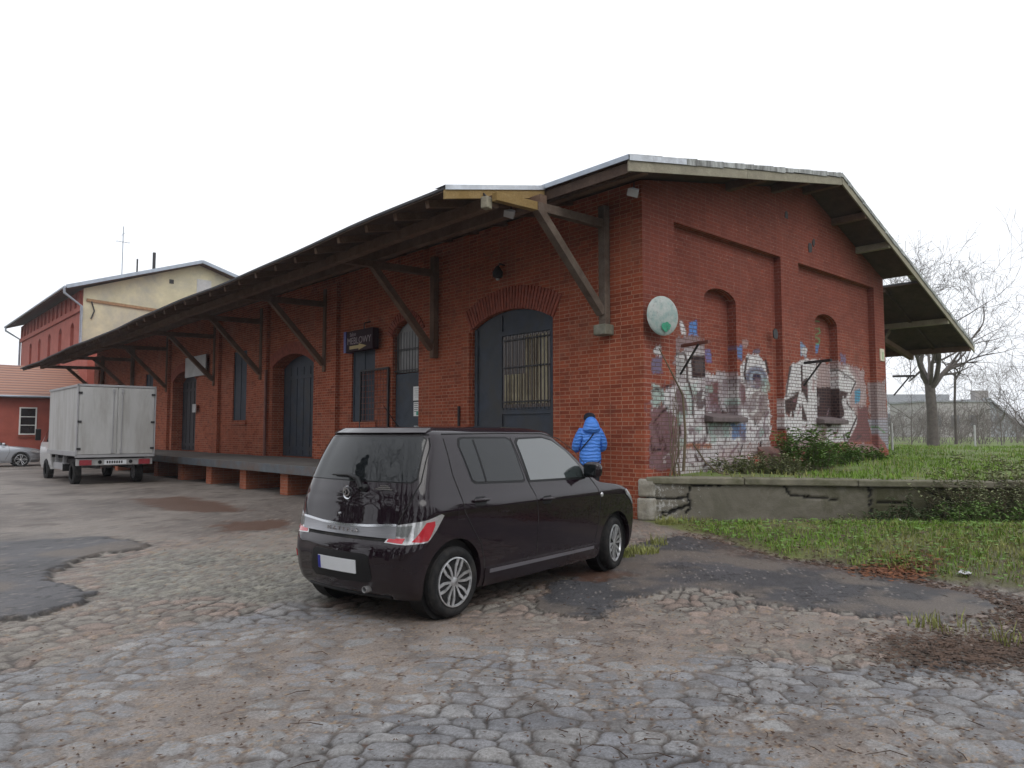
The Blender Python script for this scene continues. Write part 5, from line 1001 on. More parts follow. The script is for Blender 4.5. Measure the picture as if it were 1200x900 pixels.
# ================================================================= CARS
def paintmat(name, c, c2=None, rough=.3, metal=.4, coat=1.0):
    m, n, l, p = newmat(name); tc = n.new('ShaderNodeTexCoord').outputs['Object']
    lw = n.new('ShaderNodeLayerWeight'); lw.inputs[0].default_value = .35; col = mixc(n, l, lw.outputs['Facing'], c, c2 or c)
    sp = n.new('ShaderNodeSeparateXYZ'); l.new(tc, sp.inputs[0]); mr = n.new('ShaderNodeMapRange'); l.new(sp.outputs[2], mr.inputs[0]); mr.inputs[1].default_value = .1; mr.inputs[2].default_value = .6; mr.inputs[3].default_value = .2; mr.inputs[4].default_value = 0.0
    ml = nd(n, 'ShaderNodeMath', operation='MULTIPLY'); l.new(mr.outputs[0], ml.inputs[0]); l.new(noi(n, l, tc, 7, 6, .7), ml.inputs[1])
    col = mixc(n, l, ml.outputs[0], col, (.12, .10, .085)); l.new(col, p.inputs['Base Color']); p.inputs['Metallic'].default_value = metal; p.inputs['Roughness'].default_value = rough; p.inputs['Specular IOR Level'].default_value = .5 if metal > .3 else .06
    p.inputs['Coat Weight'].default_value = coat; p.inputs['Coat Roughness'].default_value = .04
    l.new(ramp(n, l, noi(n, l, tc, 5, 6, .7), [(.3, .01), (.8, .06)]), p.inputs['Coat Roughness']); return m
M['car_paint'] = paintmat('car_paint', (.0085, .0032, .0068), (.014, .006, .011), .45, 0); M['silver_paint'] = paintmat('silver_paint', (.42, .44, .48), None, .35, .5)
M['van_paint'] = paintmat('van_paint', (.5, .5, .5), None, .4, .1, .5)
M['rubber'] = simple('rubber', (.016, .016, .017), .85, var=.25, scale=20, bmp=.2, spec=.2, dirt=(.04, .037, .034)); M['black_trim'] = simple('black_trim', (.008, .008, .009), .45, var=.1, bmp=0, spec=.3); M['chrome'] = simple('chrome', (.62, .63, .65), .16, 1, var=.05, bmp=0)
M['alloy'] = simple('alloy', (.66, .67, .69), .35, .7, var=.12, scale=14, bmp=0, dirt=(.2, .19, .18)); M['rim_black'] = simple('rim_black', (.006, .006, .007), .5, var=.1, bmp=0, spec=.2)
M['car_glass'] = simple('car_glass', (.012, .014, .016), .03, var=.1, bmp=0); M['car_glass'].node_tree.nodes['Principled BSDF'].inputs['IOR'].default_value = 1.5
M['side_glass'] = simple('side_glass', (.04, .05, .05), .03, var=.1, scale=1.5, bmp=0); M['side_glass'].node_tree.nodes['Principled BSDF'].inputs['IOR'].default_value = 2.3
M['lamp_red'] = simple('lamp_red', (.5, .02, .035), .12, var=.15, scale=20, bmp=0, coat=1); M['lamp_clear'] = simple('lamp_clear', (.55, .55, .56), .1, .5, var=.25, scale=22, bmp=0, coat=1); M['plate_white'] = simple('plate_white', (.66, .68, .70), .4, var=.04, bmp=0); M['euro_blue'] = simple('euro_blue', (.02, .03, .3), .4, bmp=0)
class Body:
    def __init__(s, K, rxr, ryr, rxf, ryf, bow=.04, plan=.05, L=4.0):
        s.z = [k[0] for k in K]; s.K = np.array(K, float); s.r = (rxr, ryr, rxf, ryf); s.bow = bow; s.plan = plan; s.L = L
    def at(s, z):
        q = [0, 0, 0]
        for d in (-.016, -.008, 0, .008, .016):
            for i in range(3): q[i] += np.interp(z+d, s.z, s.K[:, i+1])/5
        return q      # xr xf w
    def yplan(s, x): u = (x-s.L*.47)/(s.L*.5); return 1-s.plan*abs(u)**3
    def A(s, a, z, sg):      # arc coordinate from the rear centre
        xr, xf, w = s.at(z); rx, ry = s.r[:2]; b = s.bow; st = w-ry; Lc = (rx+ry)*.785
        if a < st: x, y = xr+b*(a/st)**2, a
        elif a < st+Lc: t = (a-st)/Lc*math.pi/2; x, y = xr+b+rx*(1-math.cos(t)), st+ry*math.sin(t)
        else: x, y = xr+b+rx+(a-st-Lc), w
        return Vector((x, sg*y*s.yplan(x), z))
    def Q(s, x, z, sg): return Vector((x, sg*s.at(z)[2]*s.yplan(x), z))
    def ring(s, z):
        xr, xf, w = s.at(z); rx, ry, fx, fy = s.r; b = s.bow; P = []
        sc = min(1, (xf-xr)/(rx+fx+b*2+.3)); rx *= sc; fx *= sc
        for i in range(8): t = i/8; P.append((xr+b*t*t, (w-ry)*t))
        for i in range(12): t = i/12*math.pi/2; P.append((xr+b+rx*(1-math.cos(t)), w-ry+ry*math.sin(t)))
        xa, xb = xr+b+rx, xf-b-fx
        for i in range(36): P.append((xa+(xb-xa)*i/36, w))
        for i in range(12): t = i/12*math.pi/2; P.append((xb+fx*math.sin(t), w-fy+fy*math.cos(t)))
        for i in range(9): t = 1-i/8; P.append((xf-b*t*t, (w-fy)*t))
        P = [(x, y*s.yplan(x)) for x, y in P]; return P+[(x, -y) for x, y in P[-2:0:-1]]
    def mesh(s, zs):
        mb = MB(); n = None
        for z in zs:
            R_ = s.ring(z); n = len(R_); mb.v += [(x, y, z) for x, y in R_]
        for i in range(len(zs)-1): mb.f += [(i*n+k, i*n+(k+1) % n, (i+1)*n+(k+1) % n, (i+1)*n+k) for k in range(n)]
        # flat-ish roof cap
        R_ = s.ring(zs[-1]); cx = sum(p[0] for p in R_)/n; b = (len(zs)-1)*n
        for q, dz in ((.85, .012), (.5, .024), (.15, .028)):
            mb.v += [(cx+(x-cx)*q, y*q, zs[-1]+dz) for x, y in R_]; nb = len(mb.v)-n; mb.f += [(b+k, b+(k+1) % n, nb+(k+1) % n, nb+k) for k in range(n)]; b = nb
        mb.f.append(tuple(range(b, b+n))); mb.f.append(tuple(range(n))[::-1]); return mb
def apply_bool(o, cutters):
    for c in cutters:
        m = o.modifiers.new('b', 'BOOLEAN'); m.operation = 'DIFFERENCE'; m.solver = 'EXACT'; m.object = c
    dg = bpy.context.evaluated_depsgraph_get(); me = bpy.data.meshes.new_from_object(o.evaluated_get(dg)); o.modifiers.clear(); old = o.data; o.data = me; me.name = old.name
    for c in cutters: bpy.data.objects.remove(c)
    me.shade_smooth(); me.set_sharp_from_angle(angle=R(32))
def patch(name, poly, fn, off, mat, parent, thick=.012, step=.05, smooth=True, **k):
    """curved panel lying on a body surface; fn(a,b)->(point)"""
    P = []; n = len(poly)
    for i in range(n):
        a, b = Vector(poly[i]), Vector(poly[(i+1) % n]); m = max(1, int((b-a).length/step)); P += [a.lerp(b, j/m) for j in range(m)]
    nb = len(P); xs_ = [p.x for p in P]; ys_2 = [p.y for p in P]; pts = list(P); x = min(xs_)+step*.5; pl_ = [(p.x, p.y) for p in P]
    while x < max(xs_):
        y = min(ys_2)+step*.5
        while y < max(ys_2):
            d = float(sdist(poly, np.array([x]), np.array([y]))[0])
            if d > step*.35: pts.append(Vector((x, y)))
            y += step
        x += step
    vo, eo, fo, *_ = delaunay_2d_cdt(pts, [(i, (i+1) % nb) for i in range(nb)], [], 1, 1e-6)
    e = 1e-3; top = []; bot = []
    for v in vo:
        p = fn(v[0], v[1]); u = fn(v[0]+e, v[1])-p; w = fn(v[0], v[1]+e)-p; nn = u.cross(w).normalized()
        c = Vector((1.9, 0, .8)); nn = nn if nn.dot(p-c) > 0 else -nn; top.append(p+nn*off); bot.append(p-nn*thick)
    mb = MB(); m = len(vo); mb.add(top+bot, list(fo)+[(i, (i+1) % nb, m+(i+1) % nb, m+i) for i in range(nb)])
    return mb.build(name, mat, parent, smooth=40, uv=False, **k)
def ribbon(name, pts, fn, w, off, mat, parent):      # thin line on the body (panel gaps)
    mb = MB(); q = []
    for a, b in zip(pts[:-1], pts[1:]):
        a, b = Vector(a), Vector(b); m = max(1, int((b-a).length/.05)); q += [a.lerp(b, j/m) for j in range(m)]
    q.append(Vector(pts[-1])); V = []
    for i, p in enumerate(q):
        d = (q[min(i+1, len(q)-1)]-q[max(i-1, 0)]).normalized(); pr = Vector((-d.y, d.x))*w/2; e = 1e-3
        P0 = fn(p.x, p.y); nn = (fn(p.x+e, p.y)-P0).cross(fn(p.x, p.y+e)-P0).normalized(); nn = nn if nn.dot(P0-Vector((1.9, 0, .8))) > 0 else -nn
        for s_ in (1, -1): V.append(fn(p.x+pr.x*s_, p.y+pr.y*s_)+nn*off)
    mb.add(V, [(2*i, 2*i+1, 2*i+3, 2*i+2) for i in range(len(q)-1)]); return mb.build(name, mat, parent, uv=False)
def wheel(parent, x, y, side, r=.295, w=.19, rimr=.205, steer=0, spokes=7, mat=None):
    e = empty('wheel', (x, y, r), 0); e.parent = parent
    if steer: e.rotation_euler = (0, 0, steer)
    Mw = Matrix.Rotation(R(-90)*side, 4, 'X')      # local z -> outward (+y for side=1)
    hw = w/2; tr = MB().lathe([(rimr, -hw*.8), (rimr+.02, -hw*.95), (r-.04, -hw), (r-.015, -hw*.9), (r-.003, -hw*.72), (r, -hw*.3), (r, hw*.3), (r-.003, hw*.72), (r-.015, hw*.9), (r-.04, hw), (rimr+.02, hw*.95), (rimr, hw*.8)], 48, Mw)
    for k in range(4): zz = -hw*.55+k*hw*.37; tr.lathe([(r-.002, zz-.006), (r+.0015, zz-.004), (r+.0015, zz+.004), (r-.002, zz+.006)], 48, Mw)
    tr.build('tyre', M['rubber'], e, smooth=35, uv=False)
    MB().lathe([(.001, hw*.35), (rimr-.01, hw*.35), (rimr, hw*.4), (rimr, -hw*.8)], 40, Mw).build('rim_backing', M['rim_black'], e, smooth=30, uv=False)
    rm = MB().lathe([(rimr+.004, hw*.8), (rimr+.004, hw*.97), (rimr-.006, hw*.99), (rimr-.012, hw*.8)], 48, Mw, closed=True)
    for k in range(spokes):
        a0 = 2*math.pi*k/spokes+.2
        for s_ in (-1, 1):
            prof = [(.035, .10), (.085, .24), (.135, .235), (rimr-.004, .14)]; prev = None
            for (ra, da), (rb, db) in zip(prof[:-1], prof[1:]):
                pa = Vector((ra*math.cos(a0+s_*da), ra*math.sin(a0+s_*da), hw*(.74+.2*(ra/rimr)))); pb = Vector((rb*math.cos(a0+s_*db), rb*math.sin(a0+s_*db), hw*(.74+.2*(rb/rimr)))); rm.beam(Mw @ pa, Mw @ pb, .021 if ra < .1 else .025, .012, Mw @ Vector((0, 0, 1)))
    rm.lathe([(.045, hw*.6), (.045, hw*.8), (.03, hw*.86), (.001, hw*.88)], 20, Mw); rm.build('rim', mat or M['alloy'], e, smooth=30, uv=False, bevel=.0)
    return e
car = empty('parked_car', (-7.44, -2.40, 0.028), R(9.6), label='dark purple boxy hatchback parked on the cobbles in front of the shed', cat='car')
KB = [(.19, .10, 3.84, .775), (.24, .05, 3.88, .80), (.34, .015, 3.92, .812), (.50, .0, 3.94, .826), (.62, .015, 3.93, .835), (.665, .045, 3.92, .838), (.70, .06, 3.91, .840), (.80, .075, 3.86, .845), (.88, .088, 3.76, .848), (.93, .095, 3.68, .845), (.965, .10, 3.56, .836), (.985, .105, 3.42, .829), (1.01, .11, 3.16, .82), (1.05, .115, 3.06, .81),
      (1.10, .13, 3.00, .797), (1.20, .16, 2.88, .772), (1.35, .21, 2.69, .730), (1.48, .265, 2.48, .685), (1.54, .295, 2.41, .662), (1.575, .33, 2.33, .632), (1.595, .37, 2.24, .59), (1.605, .45, 2.10, .53)]
B = Body(KB, .20, .26, .15, .30, .05, .035, 3.94)
zs = sorted(set([round(.19+i*.0225, 4) for i in range(34)]+[round(.955+i*.006, 4) for i in range(12)]+[round(1.03+i*.03, 4) for i in range(17)]+[1.535, 1.55, 1.56, 1.57, 1.578, 1.585, 1.592, 1.598, 1.603]))
bo = B.mesh(zs).build('body', M['car_paint'], None, uv=False)
cut = []
for x in (.60, 3.335):
    for sg in (-1, 1):
        c = MB().lathe([(.001, -.16), (.352, -.16), (.352, .3), (.001, .3)], 48, Matrix.Translation((x, sg*.82, .31)) @ Matrix.Rotation(R(-90)*sg, 4, 'X')).build('cut', M['rubber'], uv=False); cut.append(c)
apply_bool(bo, cut); bo.parent = car
for x in (.60, 3.335):
    for sg in (-1, 1): MB().lathe([(.35, -.22), (.35, -.06)], 40, Matrix.Translation((x, sg*.80, .31)) @ Matrix.Rotation(R(-90)*sg, 4, 'X')).build('wheel_arch_liner', M['black_trim'], car, uv=False)
MB().bb(.25, 3.7, -.62, .62, .17, .24).build('underbody', M['black_trim'], car, uv=False)
# windscreen
def WS(y, z):
    xr, xf, w = B.at(z); fx, fy = B.r[2:]; b = B.bow; a = abs(y); st = w-fy
    if a < st: x = xf-b*(a/st)**2; yy = a
    else:
        t = min(1, (a-st)/((fx+fy)*.785))*math.pi/2; x = xf-b-fx*(1-math.cos(t))-max(0, a-st-(fx+fy)*.785); yy = st+fy*math.sin(t)
    return Vector((x, (1 if y > 0 else -1)*yy*B.yplan(x), z))
for sg in (-1, 1):
    q = lambda x, z, sg=sg: B.Q(x, z, sg)
    fw_ = [(1.70, 1.10), (1.62, 1.46), (1.66, 1.495), (2.06, 1.505), (2.22, 1.475), (2.42, 1.37), (2.58, 1.24), (2.68, 1.13), (2.66, 1.085)]
    rw_ = [(.86, 1.15), (.78, 1.44), (.80, 1.495), (.85, 1.508), (1.46, 1.505), (1.52, 1.48), (1.60, 1.12), (1.56, 1.105), (.90, 1.125)]
    for nm, pg_, gm in (('front_side_window', fw_, M['side_glass']), ('rear_side_window', rw_, M['car_glass'])):
        cx = sum(p[0] for p in pg_)/len(pg_); cz = sum(p[1] for p in pg_)/len(pg_); big_ = [(cx+(p[0]-cx)*1.055, cz+(p[1]-cz)*1.10) for p in pg_]
        s_ = patch('window_seal', big_, q, .0015, M['black_trim'], car); g_ = patch(nm, pg_, q, .0045, gm, car)
    ribbon('quarter_divider', [(.98, 1.50), (1.04, 1.12)], q, .022, .007, M['black_trim'], car)
    for nm, pts in (('rear_door_gap', [(.60, 1.55), (.62, 1.2), (.68, 1.0), (.70, .88), (.80, .74), (.93, .58), (.99, .42), (1.0, .33)]), ('middle_door_gap', [(1.53, 1.555), (1.66, 1.10), (1.74, .95), (1.78, .75), (1.79, .34)]), ('front_door_gap', [(2.76, 1.10), (2.86, 1.0), (2.95, .88), (2.94, .6), (2.86, .33)]), ('door_top_gap', [(.60, 1.55), (1.3, 1.557), (2.1, 1.552), (2.36, 1.50), (2.6, 1.36), (2.82, 1.16), (2.9, 1.07)])):
        ribbon(nm, pts, q, .011, .0012, M['rubber'], car)
    for x, z in ((.92, .965), (1.93, .905)):
        cp = patch('handle_cup', [(x-.09, z-.012), (x-.07, z-.045), (x+.05, z-.05), (x+.09, z-.01), (x+.06, z+.03), (x-.06, z+.03)], q, .001, M['black_trim'], car, step=.03)
        p = q(x, z); MB().tube([p+Vector((-.10, sg*.012, .0)), p+Vector((-.06, sg*.034, .004)), p+Vector((.05, sg*.034, .004)), p+Vector((.10, sg*.012, -.002))], [.013, .017, .017, .012], 8).build('door_handle', M['car_paint'], car, smooth=50, uv=False)
    # sill trim with bright top edge
    sk = patch('side_skirt', [(1.0, .355), (2.9, .345), (2.93, .19), (1.0, .19)], q, .012, M['black_trim'] if False else M['car_paint'], car)
    patch('skirt_edge', [(1.06, .338), (2.84, .328), (2.84, .298), (1.06, .305)], q, .017, simple('skirt_metal', (.22, .21, .23), .3, .5, var=.1), car)
    # mirror
    p = q(2.66, 1.13); m_ = MB(); nu_, nv_ = 20, 12; vv = []
    sgp = lambda c, e: math.copysign(abs(c)**e, c)
    for i in range(nv_+1):
        ph = -math.pi/2+math.pi*i/nv_
        for k in range(nu_):
            th = 2*math.pi*k/nu_; vv.append(p+Vector((.02+.065*sgp(math.cos(ph), .6)*sgp(math.cos(th), .7), sg*(.125+.105*sgp(math.cos(ph), .6)*sgp(math.sin(th), .7)), .035+.085*sgp(math.sin(ph), .7))))
    m_.add(vv, [(i*nu_+k, i*nu_+(k+1) % nu_, (i+1)*nu_+(k+1) % nu_, (i+1)*nu_+k) for i in range(nv_) for k in range(nu_)])
    mr_ = m_.build('wing_mirror', M['car_paint'], car, smooth=70, uv=False); MB().beam(p+Vector((.05, -.03*sg, -.035)), p+Vector((.04, .08*sg, -.035)), .06, .03).build('mirror_foot', M['black_trim'], mr_, uv=False); MB().box(p+Vector((-.044, sg*.125, .035)), (.012, .15, .12)).build('mirror_glass', M['car_glass'], mr_, bevel=.01, uv=False)
    # lamps
    a_ = lambda a, z, sg=sg: B.A(a, z, sg)
    lampb = patch('tail_lamp', [(.52, .655), (.60, .80), (.72, .822), (.86, .845), (1.02, .885), (1.05, .872), (.98, .76), (.90, .665), (.72, .648)], a_, .008, M['lamp_clear'], car, step=.03)
    patch('red_lens', [(.545, .662), (.555, .69), (.70, .70), (.69, .656)], a_, .011, M['lamp_red'], lampb, step=.03); patch('red_lens', [(.76, .672), (.84, .79), (.86, .825), (.945, .835), (.955, .80), (.90, .68), (.83, .668)], a_, .011, M['lamp_red'], lampb, step=.03); patch('reversing_lens', [(.60, .715), (.62, .79), (.75, .805), (.72, .71)], a_, .011, simple('lens_grey', (.2, .21, .21), .15, .3, var=.3, scale=25, bmp=0), lampb, step=.03)
    if sg > 0: patch('reflector', [(.70, .43), (.70, .49), (.80, .49), (.80, .43)], a_, .006, M['lamp_red'], car, step=.03)
    q2 = lambda a, z, sg=sg: WS(sg*a, z)
    patch('headlamp', [(.50, .78), (.52, .86), (.70, .90), (.93, .90), (.96, .84), (.88, .72), (.70, .70)], q2, .008, M['lamp_clear'], car, step=.03)
    p = q(2.98, .875); MB().lathe([(.001, .012), (.022, .008), (.028, 0)], 14, Matrix.Translation(p) @ Matrix.Rotation(R(-90)*sg, 4, 'X')).build('side_indicator', M['lamp_clear'], car, smooth=40, uv=False)
    patch('fuel_flap' if sg < 0 else 'side_panel', [(.60, .79), (.60, .90), (.70, .90), (.70, .79)], q, .0008, M['car_paint'], car) if False else ribbon('fuel_flap_gap', [(.70, .82), (.62, .82), (.62, .93), (.66, .945)], q, .005, .0012, M['rubber'], car)
# rear end
both = lambda a, z: B.A(abs(a), z, -1 if a < 0 else 1)
rg = [(-.70, 1.175), (-.66, 1.15), (.66, 1.15), (.70, 1.175), (.655, 1.50), (.60, 1.525), (-.60, 1.525), (-.655, 1.50)]
patch('rear_window_seal', [(p[0]*1.02, 1.335+(p[1]-1.335)*1.04) for p in rg], both, .002, M['black_trim'], car); patch('rear_window', rg, both, .005, M['car_glass'], car)
for nm, pts in (('tailgate_gap', [(-.62, .81), (-.70, 1.0), (-.745, 1.15), (-.72, 1.45), (-.64, 1.575)]), ('tailgate_gap', [(.62, .81), (.70, 1.0), (.745, 1.15), (.72, 1.45), (.64, 1.575)]), ('tailgate_gap', [(-.66, 1.545), (.66, 1.545)])): ribbon(nm, pts, both, .011, .0015, M['rubber'], car)
patch('tailgate_trim', [(-.62, .69), (.62, .69), (.62, .808), (.3, .785), (0, .775), (-.3, .785), (-.62, .808)], both, .012, simple('brushed', (.34, .34, .36), .28, .8, var=.1, scale=4, bmp=0, stretch=(1, 1, 30)), car)
patch('chrome_strip', [(-.62, .792), (-.3, .77), (0, .76), (.3, .77), (.62, .792), (.62, .812), (.3, .79), (0, .78), (-.3, .79), (-.62, .812)], both, .02, M['chrome'], car); patch('trim_shadow_gap', [(-.62, .665), (.62, .665), (.62, .69), (-.62, .69)], both, .004, M['rubber'], car)
patch('plate_recess', [(-.36, .315), (.36, .315), (.41, .36), (.38, .54), (.32, .555), (-.32, .555), (-.38, .54), (-.41, .36)], both, .003, M['black_trim'], car, step=.04)
np_ = patch('number_plate', [(-.235, .385), (.275, .385), (.275, .495), (-.235, .495)], both, .014, M['plate_white'], car); patch('euro_band', [(.235, .387), (.274, .387), (.274, .493), (.235, .493)], both, .016, M['euro_blue'], np_)
patch('lower_bumper_lip', [(-.55, .195), (.55, .195), (.55, .215), (-.55, .215)], both, .01, M['black_trim'], car)
# round badge with a D shape, wiper, handle, exhaust
bd = empty('badge', B.A(.0, 1.045, 1)+Vector((-.014, .0, 0)), 0); bd.scale = (1.15, 1.15, 1.15); bd.parent = car; Mb = Matrix.Rotation(R(-90), 4, 'Y')
MB().lathe([(.043, 0), (.052, .006), (.052, .0), (.043, -.002)], 32, Mb, closed=True).build('ring', M['chrome'], bd, uv=False, smooth=50)
dl = MB(); D = [(-.030, .024), (.002, .027), (.024, .010), (.026, -.006), (.012, -.022), (-.012, -.026), (-.030, -.02), (-.012, .0), (-.030, .024)]      # swept D
for a, b_ in zip(D[:-1], D[1:]): dl.beam((-.004, -a[0], a[1]), (-.004, -b_[0], b_[1]), .011, .008, (1, 0, 0))
dl.build('emblem', M['chrome'], bd, uv=False)
wp = MB(); P0 = lambda y, z: B.A(abs(y), z, 1 if y > 0 else -1)
wp.tube([P0(-.19, 1.09)+Vector((-.04, 0, 0)), P0(-.13, 1.17)+Vector((-.05, 0, 0)), P0(.0, 1.195)+Vector((-.045, 0, 0)), P0(.26, 1.19)+Vector((-.03, 0, 0))], [.024, .02, .014, .008], 8); wp.lathe([(.035, -.03), (.032, .03), (.02, .045), (.001, .048)], 16, Matrix.Translation(P0(-.20, 1.09)) @ Matrix.Rotation(R(-90), 4, 'Y')); wp.build('rear_wiper', M['black_trim'], car, smooth=50, uv=False)
for i, w_ in enumerate((.09, .13, .19)): pz = 1.135-i*.014; MB().beam(P0(-.42-w_/2, pz-.02)+Vector((-.008, 0, 0)), P0(-.42+w_/2, pz-.02)+Vector((-.008, 0, 0)), .006, .008).build('badge_script', M['chrome'], car, uv=False)
p = P0(.08, .86); MB().lathe([(.001, .014), (.012, .012), (.015, 0)], 12, Matrix.Translation(p) @ Matrix.Rotation(R(-90), 4, 'Y')).build('tailgate_lock', M['chrome'], car, uv=False)
Mx = Matrix.Translation(P0(0, .735)+Vector((-.016, 0, 0))) @ Matrix.Rotation(R(-90), 4, 'Z') @ Matrix.Rotation(R(90), 4, 'X'); text_mesh('lettering', 'M A T E R I A', .045, M['chrome'], Mx, .003, car, 1.6)
ex = MB().lathe([(.028, -.15), (.028, .05), (.023, .05), (.023, -.1)], 18, Matrix.Translation((.06, -.34, .265)) @ Matrix.Rotation(R(-90), 4, 'Y')); ex.build('exhaust_pipe', M['alloy'], car, smooth=40, uv=False)
patch('spoiler', [(-.62, 1.55), (.62, 1.55), (.62, 1.585), (-.62, 1.585)], both, .022, M['car_paint'], car)
an_ = MB(); an_.tube([(1.05, .35, 1.615), (1.0, .35, 1.64), (.82, .35, 1.83)], [.016, .006, .003], 6); an_.build('antenna', M['black_trim'], car, uv=False, smooth=40)
for x in (.60, 3.335):
    for sg in (-1, 1): wheel(car, x, sg*(.735 if x < 2 else .705), sg, steer=R(12) if x > 2 else 0, spokes=6)
patch('windscreen', [(-.78, 1.07), (0, 1.06), (.78, 1.07), (.60, 1.50), (0, 1.53), (-.60, 1.50)], WS, .005, M['car_glass'], car, step=.06)
patch('grille', [(-.5, .70), (.5, .70), (.45, .82), (-.45, .82)], WS, .008, M['black_trim'], car); patch('front_plate', [(-.26, .42), (.26, .42), (.26, .53), (-.26, .53)], WS, .012, M['plate_white'], car); patch('air_intake', [(-.6, .22), (.6, .22), (.55, .36), (-.55, .36)], WS, .004, M['rubber'], car)

# silver car far left, seen from its side
sc_ = empty('parked_car', (-8.42, 32.55, 0.0), R(-3), label='silver saloon car parked by the low brick annex', cat='car')
KS = [(.20, .15, 4.45, .80), (.30, .05, 4.55, .86), (.50, .0, 4.6, .89), (.70, .02, 4.57, .895), (.80, .06, 4.42, .885), (.86, .12, 4.15, .87), (.91, .2, 3.75, .855), (.95, .35, 3.35, .84), (.99, .7, 3.22, .82), (1.1, .85, 3.0, .78), (1.25, 1.1, 2.7, .70), (1.36, 1.4, 2.4, .64), (1.42, 1.7, 2.15, .56)]
Bs = Body(KS, .3, .3, .6, .5, .06, .06, 4.6); zz_ = sorted(set([round(.2+i*.03, 3) for i in range(22)]+[round(.86+i*.01, 3) for i in range(15)]+[round(1.0+i*.03, 3) for i in range(14)]+[1.41, 1.42]))
bo = Bs.mesh(zz_).build('body', M['silver_paint'], None, uv=False); cut = []
for x in (.85, 3.68):
    for sg in (-1, 1): cut.append(MB().lathe([(.001, -.2), (.37, -.2), (.37, .3), (.001, .3)], 40, Matrix.Translation((x, sg*.86, .33)) @ Matrix.Rotation(R(-90)*sg, 4, 'X')).build('cut', M['rubber'], uv=False))
apply_bool(bo, cut); bo.parent = sc_
for sg in (-1, 1):
    q = lambda x, z, sg=sg: Bs.Q(x, z, sg)
    patch('side_window', [(1.0, 1.02), (3.05, 1.0), (2.75, 1.2), (2.35, 1.34), (1.6, 1.34), (1.2, 1.2)], q, .004, M['car_glass'], sc_); patch('headlamp', [(4.0, .68), (4.35, .62), (4.4, .7), (4.1, .80)], lambda x, z, sg=sg: Bs.Q(x, z, sg), .006, M['lamp_clear'], sc_)
    ribbon('door_gap', [(2.1, 1.35), (2.12, .9), (2.15, .35)], q, .01, .002, M['rubber'], sc_); ribbon('door_gap', [(3.2, .95), (3.25, .7), (3.1, .35)], q, .01, .002, M['rubber'], sc_); p = q(3.0, 1.0); MB().box(p+Vector((0, sg*.1, .04)), (.12, .18, .12)).build('wing_mirror', M['silver_paint'], sc_, bevel=.03)
    patch('door_handle', [(2.3, .84), (2.5, .84), (2.5, .87), (2.3, .87)], q, .02, M['chrome'], sc_)
    for x in (.85, 3.68): wheel(sc_, x, sg*.79, sg, r=.325, w=.21, rimr=.235, spokes=5)
def WSs(y, z):
    xr, xf, w = Bs.at(z); return Vector((xf-.03-.1*(abs(y)/w)**2, y, z))
patch('windscreen', [(-.62, 1.0), (.62, 1.0), (.48, 1.34), (-.48, 1.34)], WSs, .02, M['car_glass'], sc_, step=.08); patch('grille', [(-.4, .35), (.4, .35), (.4, .6), (-.4, .6)], WSs, .02, M['black_trim'], sc_, step=.08)

# ================================================================= BOX TRUCK
tk = empty('box_truck', (-4.62, 16.25, 0), label='white canvas box truck seen from behind with closed rear doors', cat='truck')
M['truck_lamp'] = simple('truck_lamp', (.26, .03, .04), .3, var=.2, scale=9); Mt = simple('truck_box', (.40, .40, .395), .6, var=.09, scale=1.6, dirt=(.27, .26, .24), bmp=.08, stretch=(2.5, 2.5, .5)); Mt2 = simple('truck_grey', (.30, .30, .31), .6, var=.1, scale=2)
MB().bb(-1.05, 1.05, 0, 4.15, .90, 2.98).build('cargo_box', Mt, tk, bevel=.03)
for s_ in (-1, 1):
    d = MB().bb(.012 if s_ > 0 else -1.03, 1.03 if s_ > 0 else -.012, -.035, -.002, .93, 2.93).build('rear_door', Mt, tk, bevel=.012, label='left rear door' if s_ < 0 else 'right rear door')
    rb_ = MB(); rb_.tube([(s_*.12, -.055, .95), (s_*.12, -.055, 2.9)], .014, 6); rb_.bb(s_*.12-.03, s_*.12+.03, -.075, -.037, .96, 1.08).bb(s_*.12-.03, s_*.12+.03, -.075, -.037, 2.78, 2.88); rb_.build('lock_rod', Mt2, d)
    h = MB()
    for z in (1.1, 1.9, 2.75): h.bb(s_*1.0-.06, s_*1.0+.045, -.06, -.036, z-.03, z+.03)
    h.build('hinge', M['iron'], d)
fr = MB()
for x in (-1.06, 1.06): fr.bb(x-.02, x+.02, -.045, .02, .88, 3.0)
fr.bb(-1.08, 1.08, -.045, .03, 2.945, 3.01); fr.bb(-1.08, 1.08, -.045, .06, .84, .92)
for x in (-1.065,): fr.bb(x-.012, x+.012, .02, 4.15, .88, 1.02).bb(x-.012, x+.012, .02, 4.15, 2.93, 3.0)
fr.build('box_frame', Mt2, tk, bevel=.006)
cb = MB(); cb.bb(-1.04, 1.04, .03, .12, .60, .80); lw_ = cb.build('rear_crossbar', simple('bar_grey', (.33, .33, .33), .5, .2), tk, bevel=.01)
MB().bb(-.3, .3, .015, .028, .62, .76).build('number_plate', M['plate_white'], tk); pm = MB()
for i in range(7): pm.bb(-.24+i*.065, -.20+i*.065, .009, .0145, .655, .73)
pm.build('plate_marks', M['black_trim'], tk)
for x in (-.8, .8): MB().bb(x-.16, x+.16, .0, .028, .61, .77).build('tail_lamp', M['truck_lamp'], tk, bevel=.008)
for x in (-.42, .42): MB().lathe([(.001, .02), (.05, .018), (.055, 0)], 14, Matrix.Translation((x, .028, .7)) @ Matrix.Rotation(R(90), 4, 'X')).build('marker_disc', M['black_trim'], tk)
ch = MB(); ch.bb(-.5, -.38, .1, 5.4, .5, .72).bb(.38, .5, .1, 5.4, .5, .72); 
for y in (.6, 1.6, 3, 4): ch.bb(-.95, .95, y-.04, y+.04, .76, .86)
ch.build('chassis', M['iron'], tk)
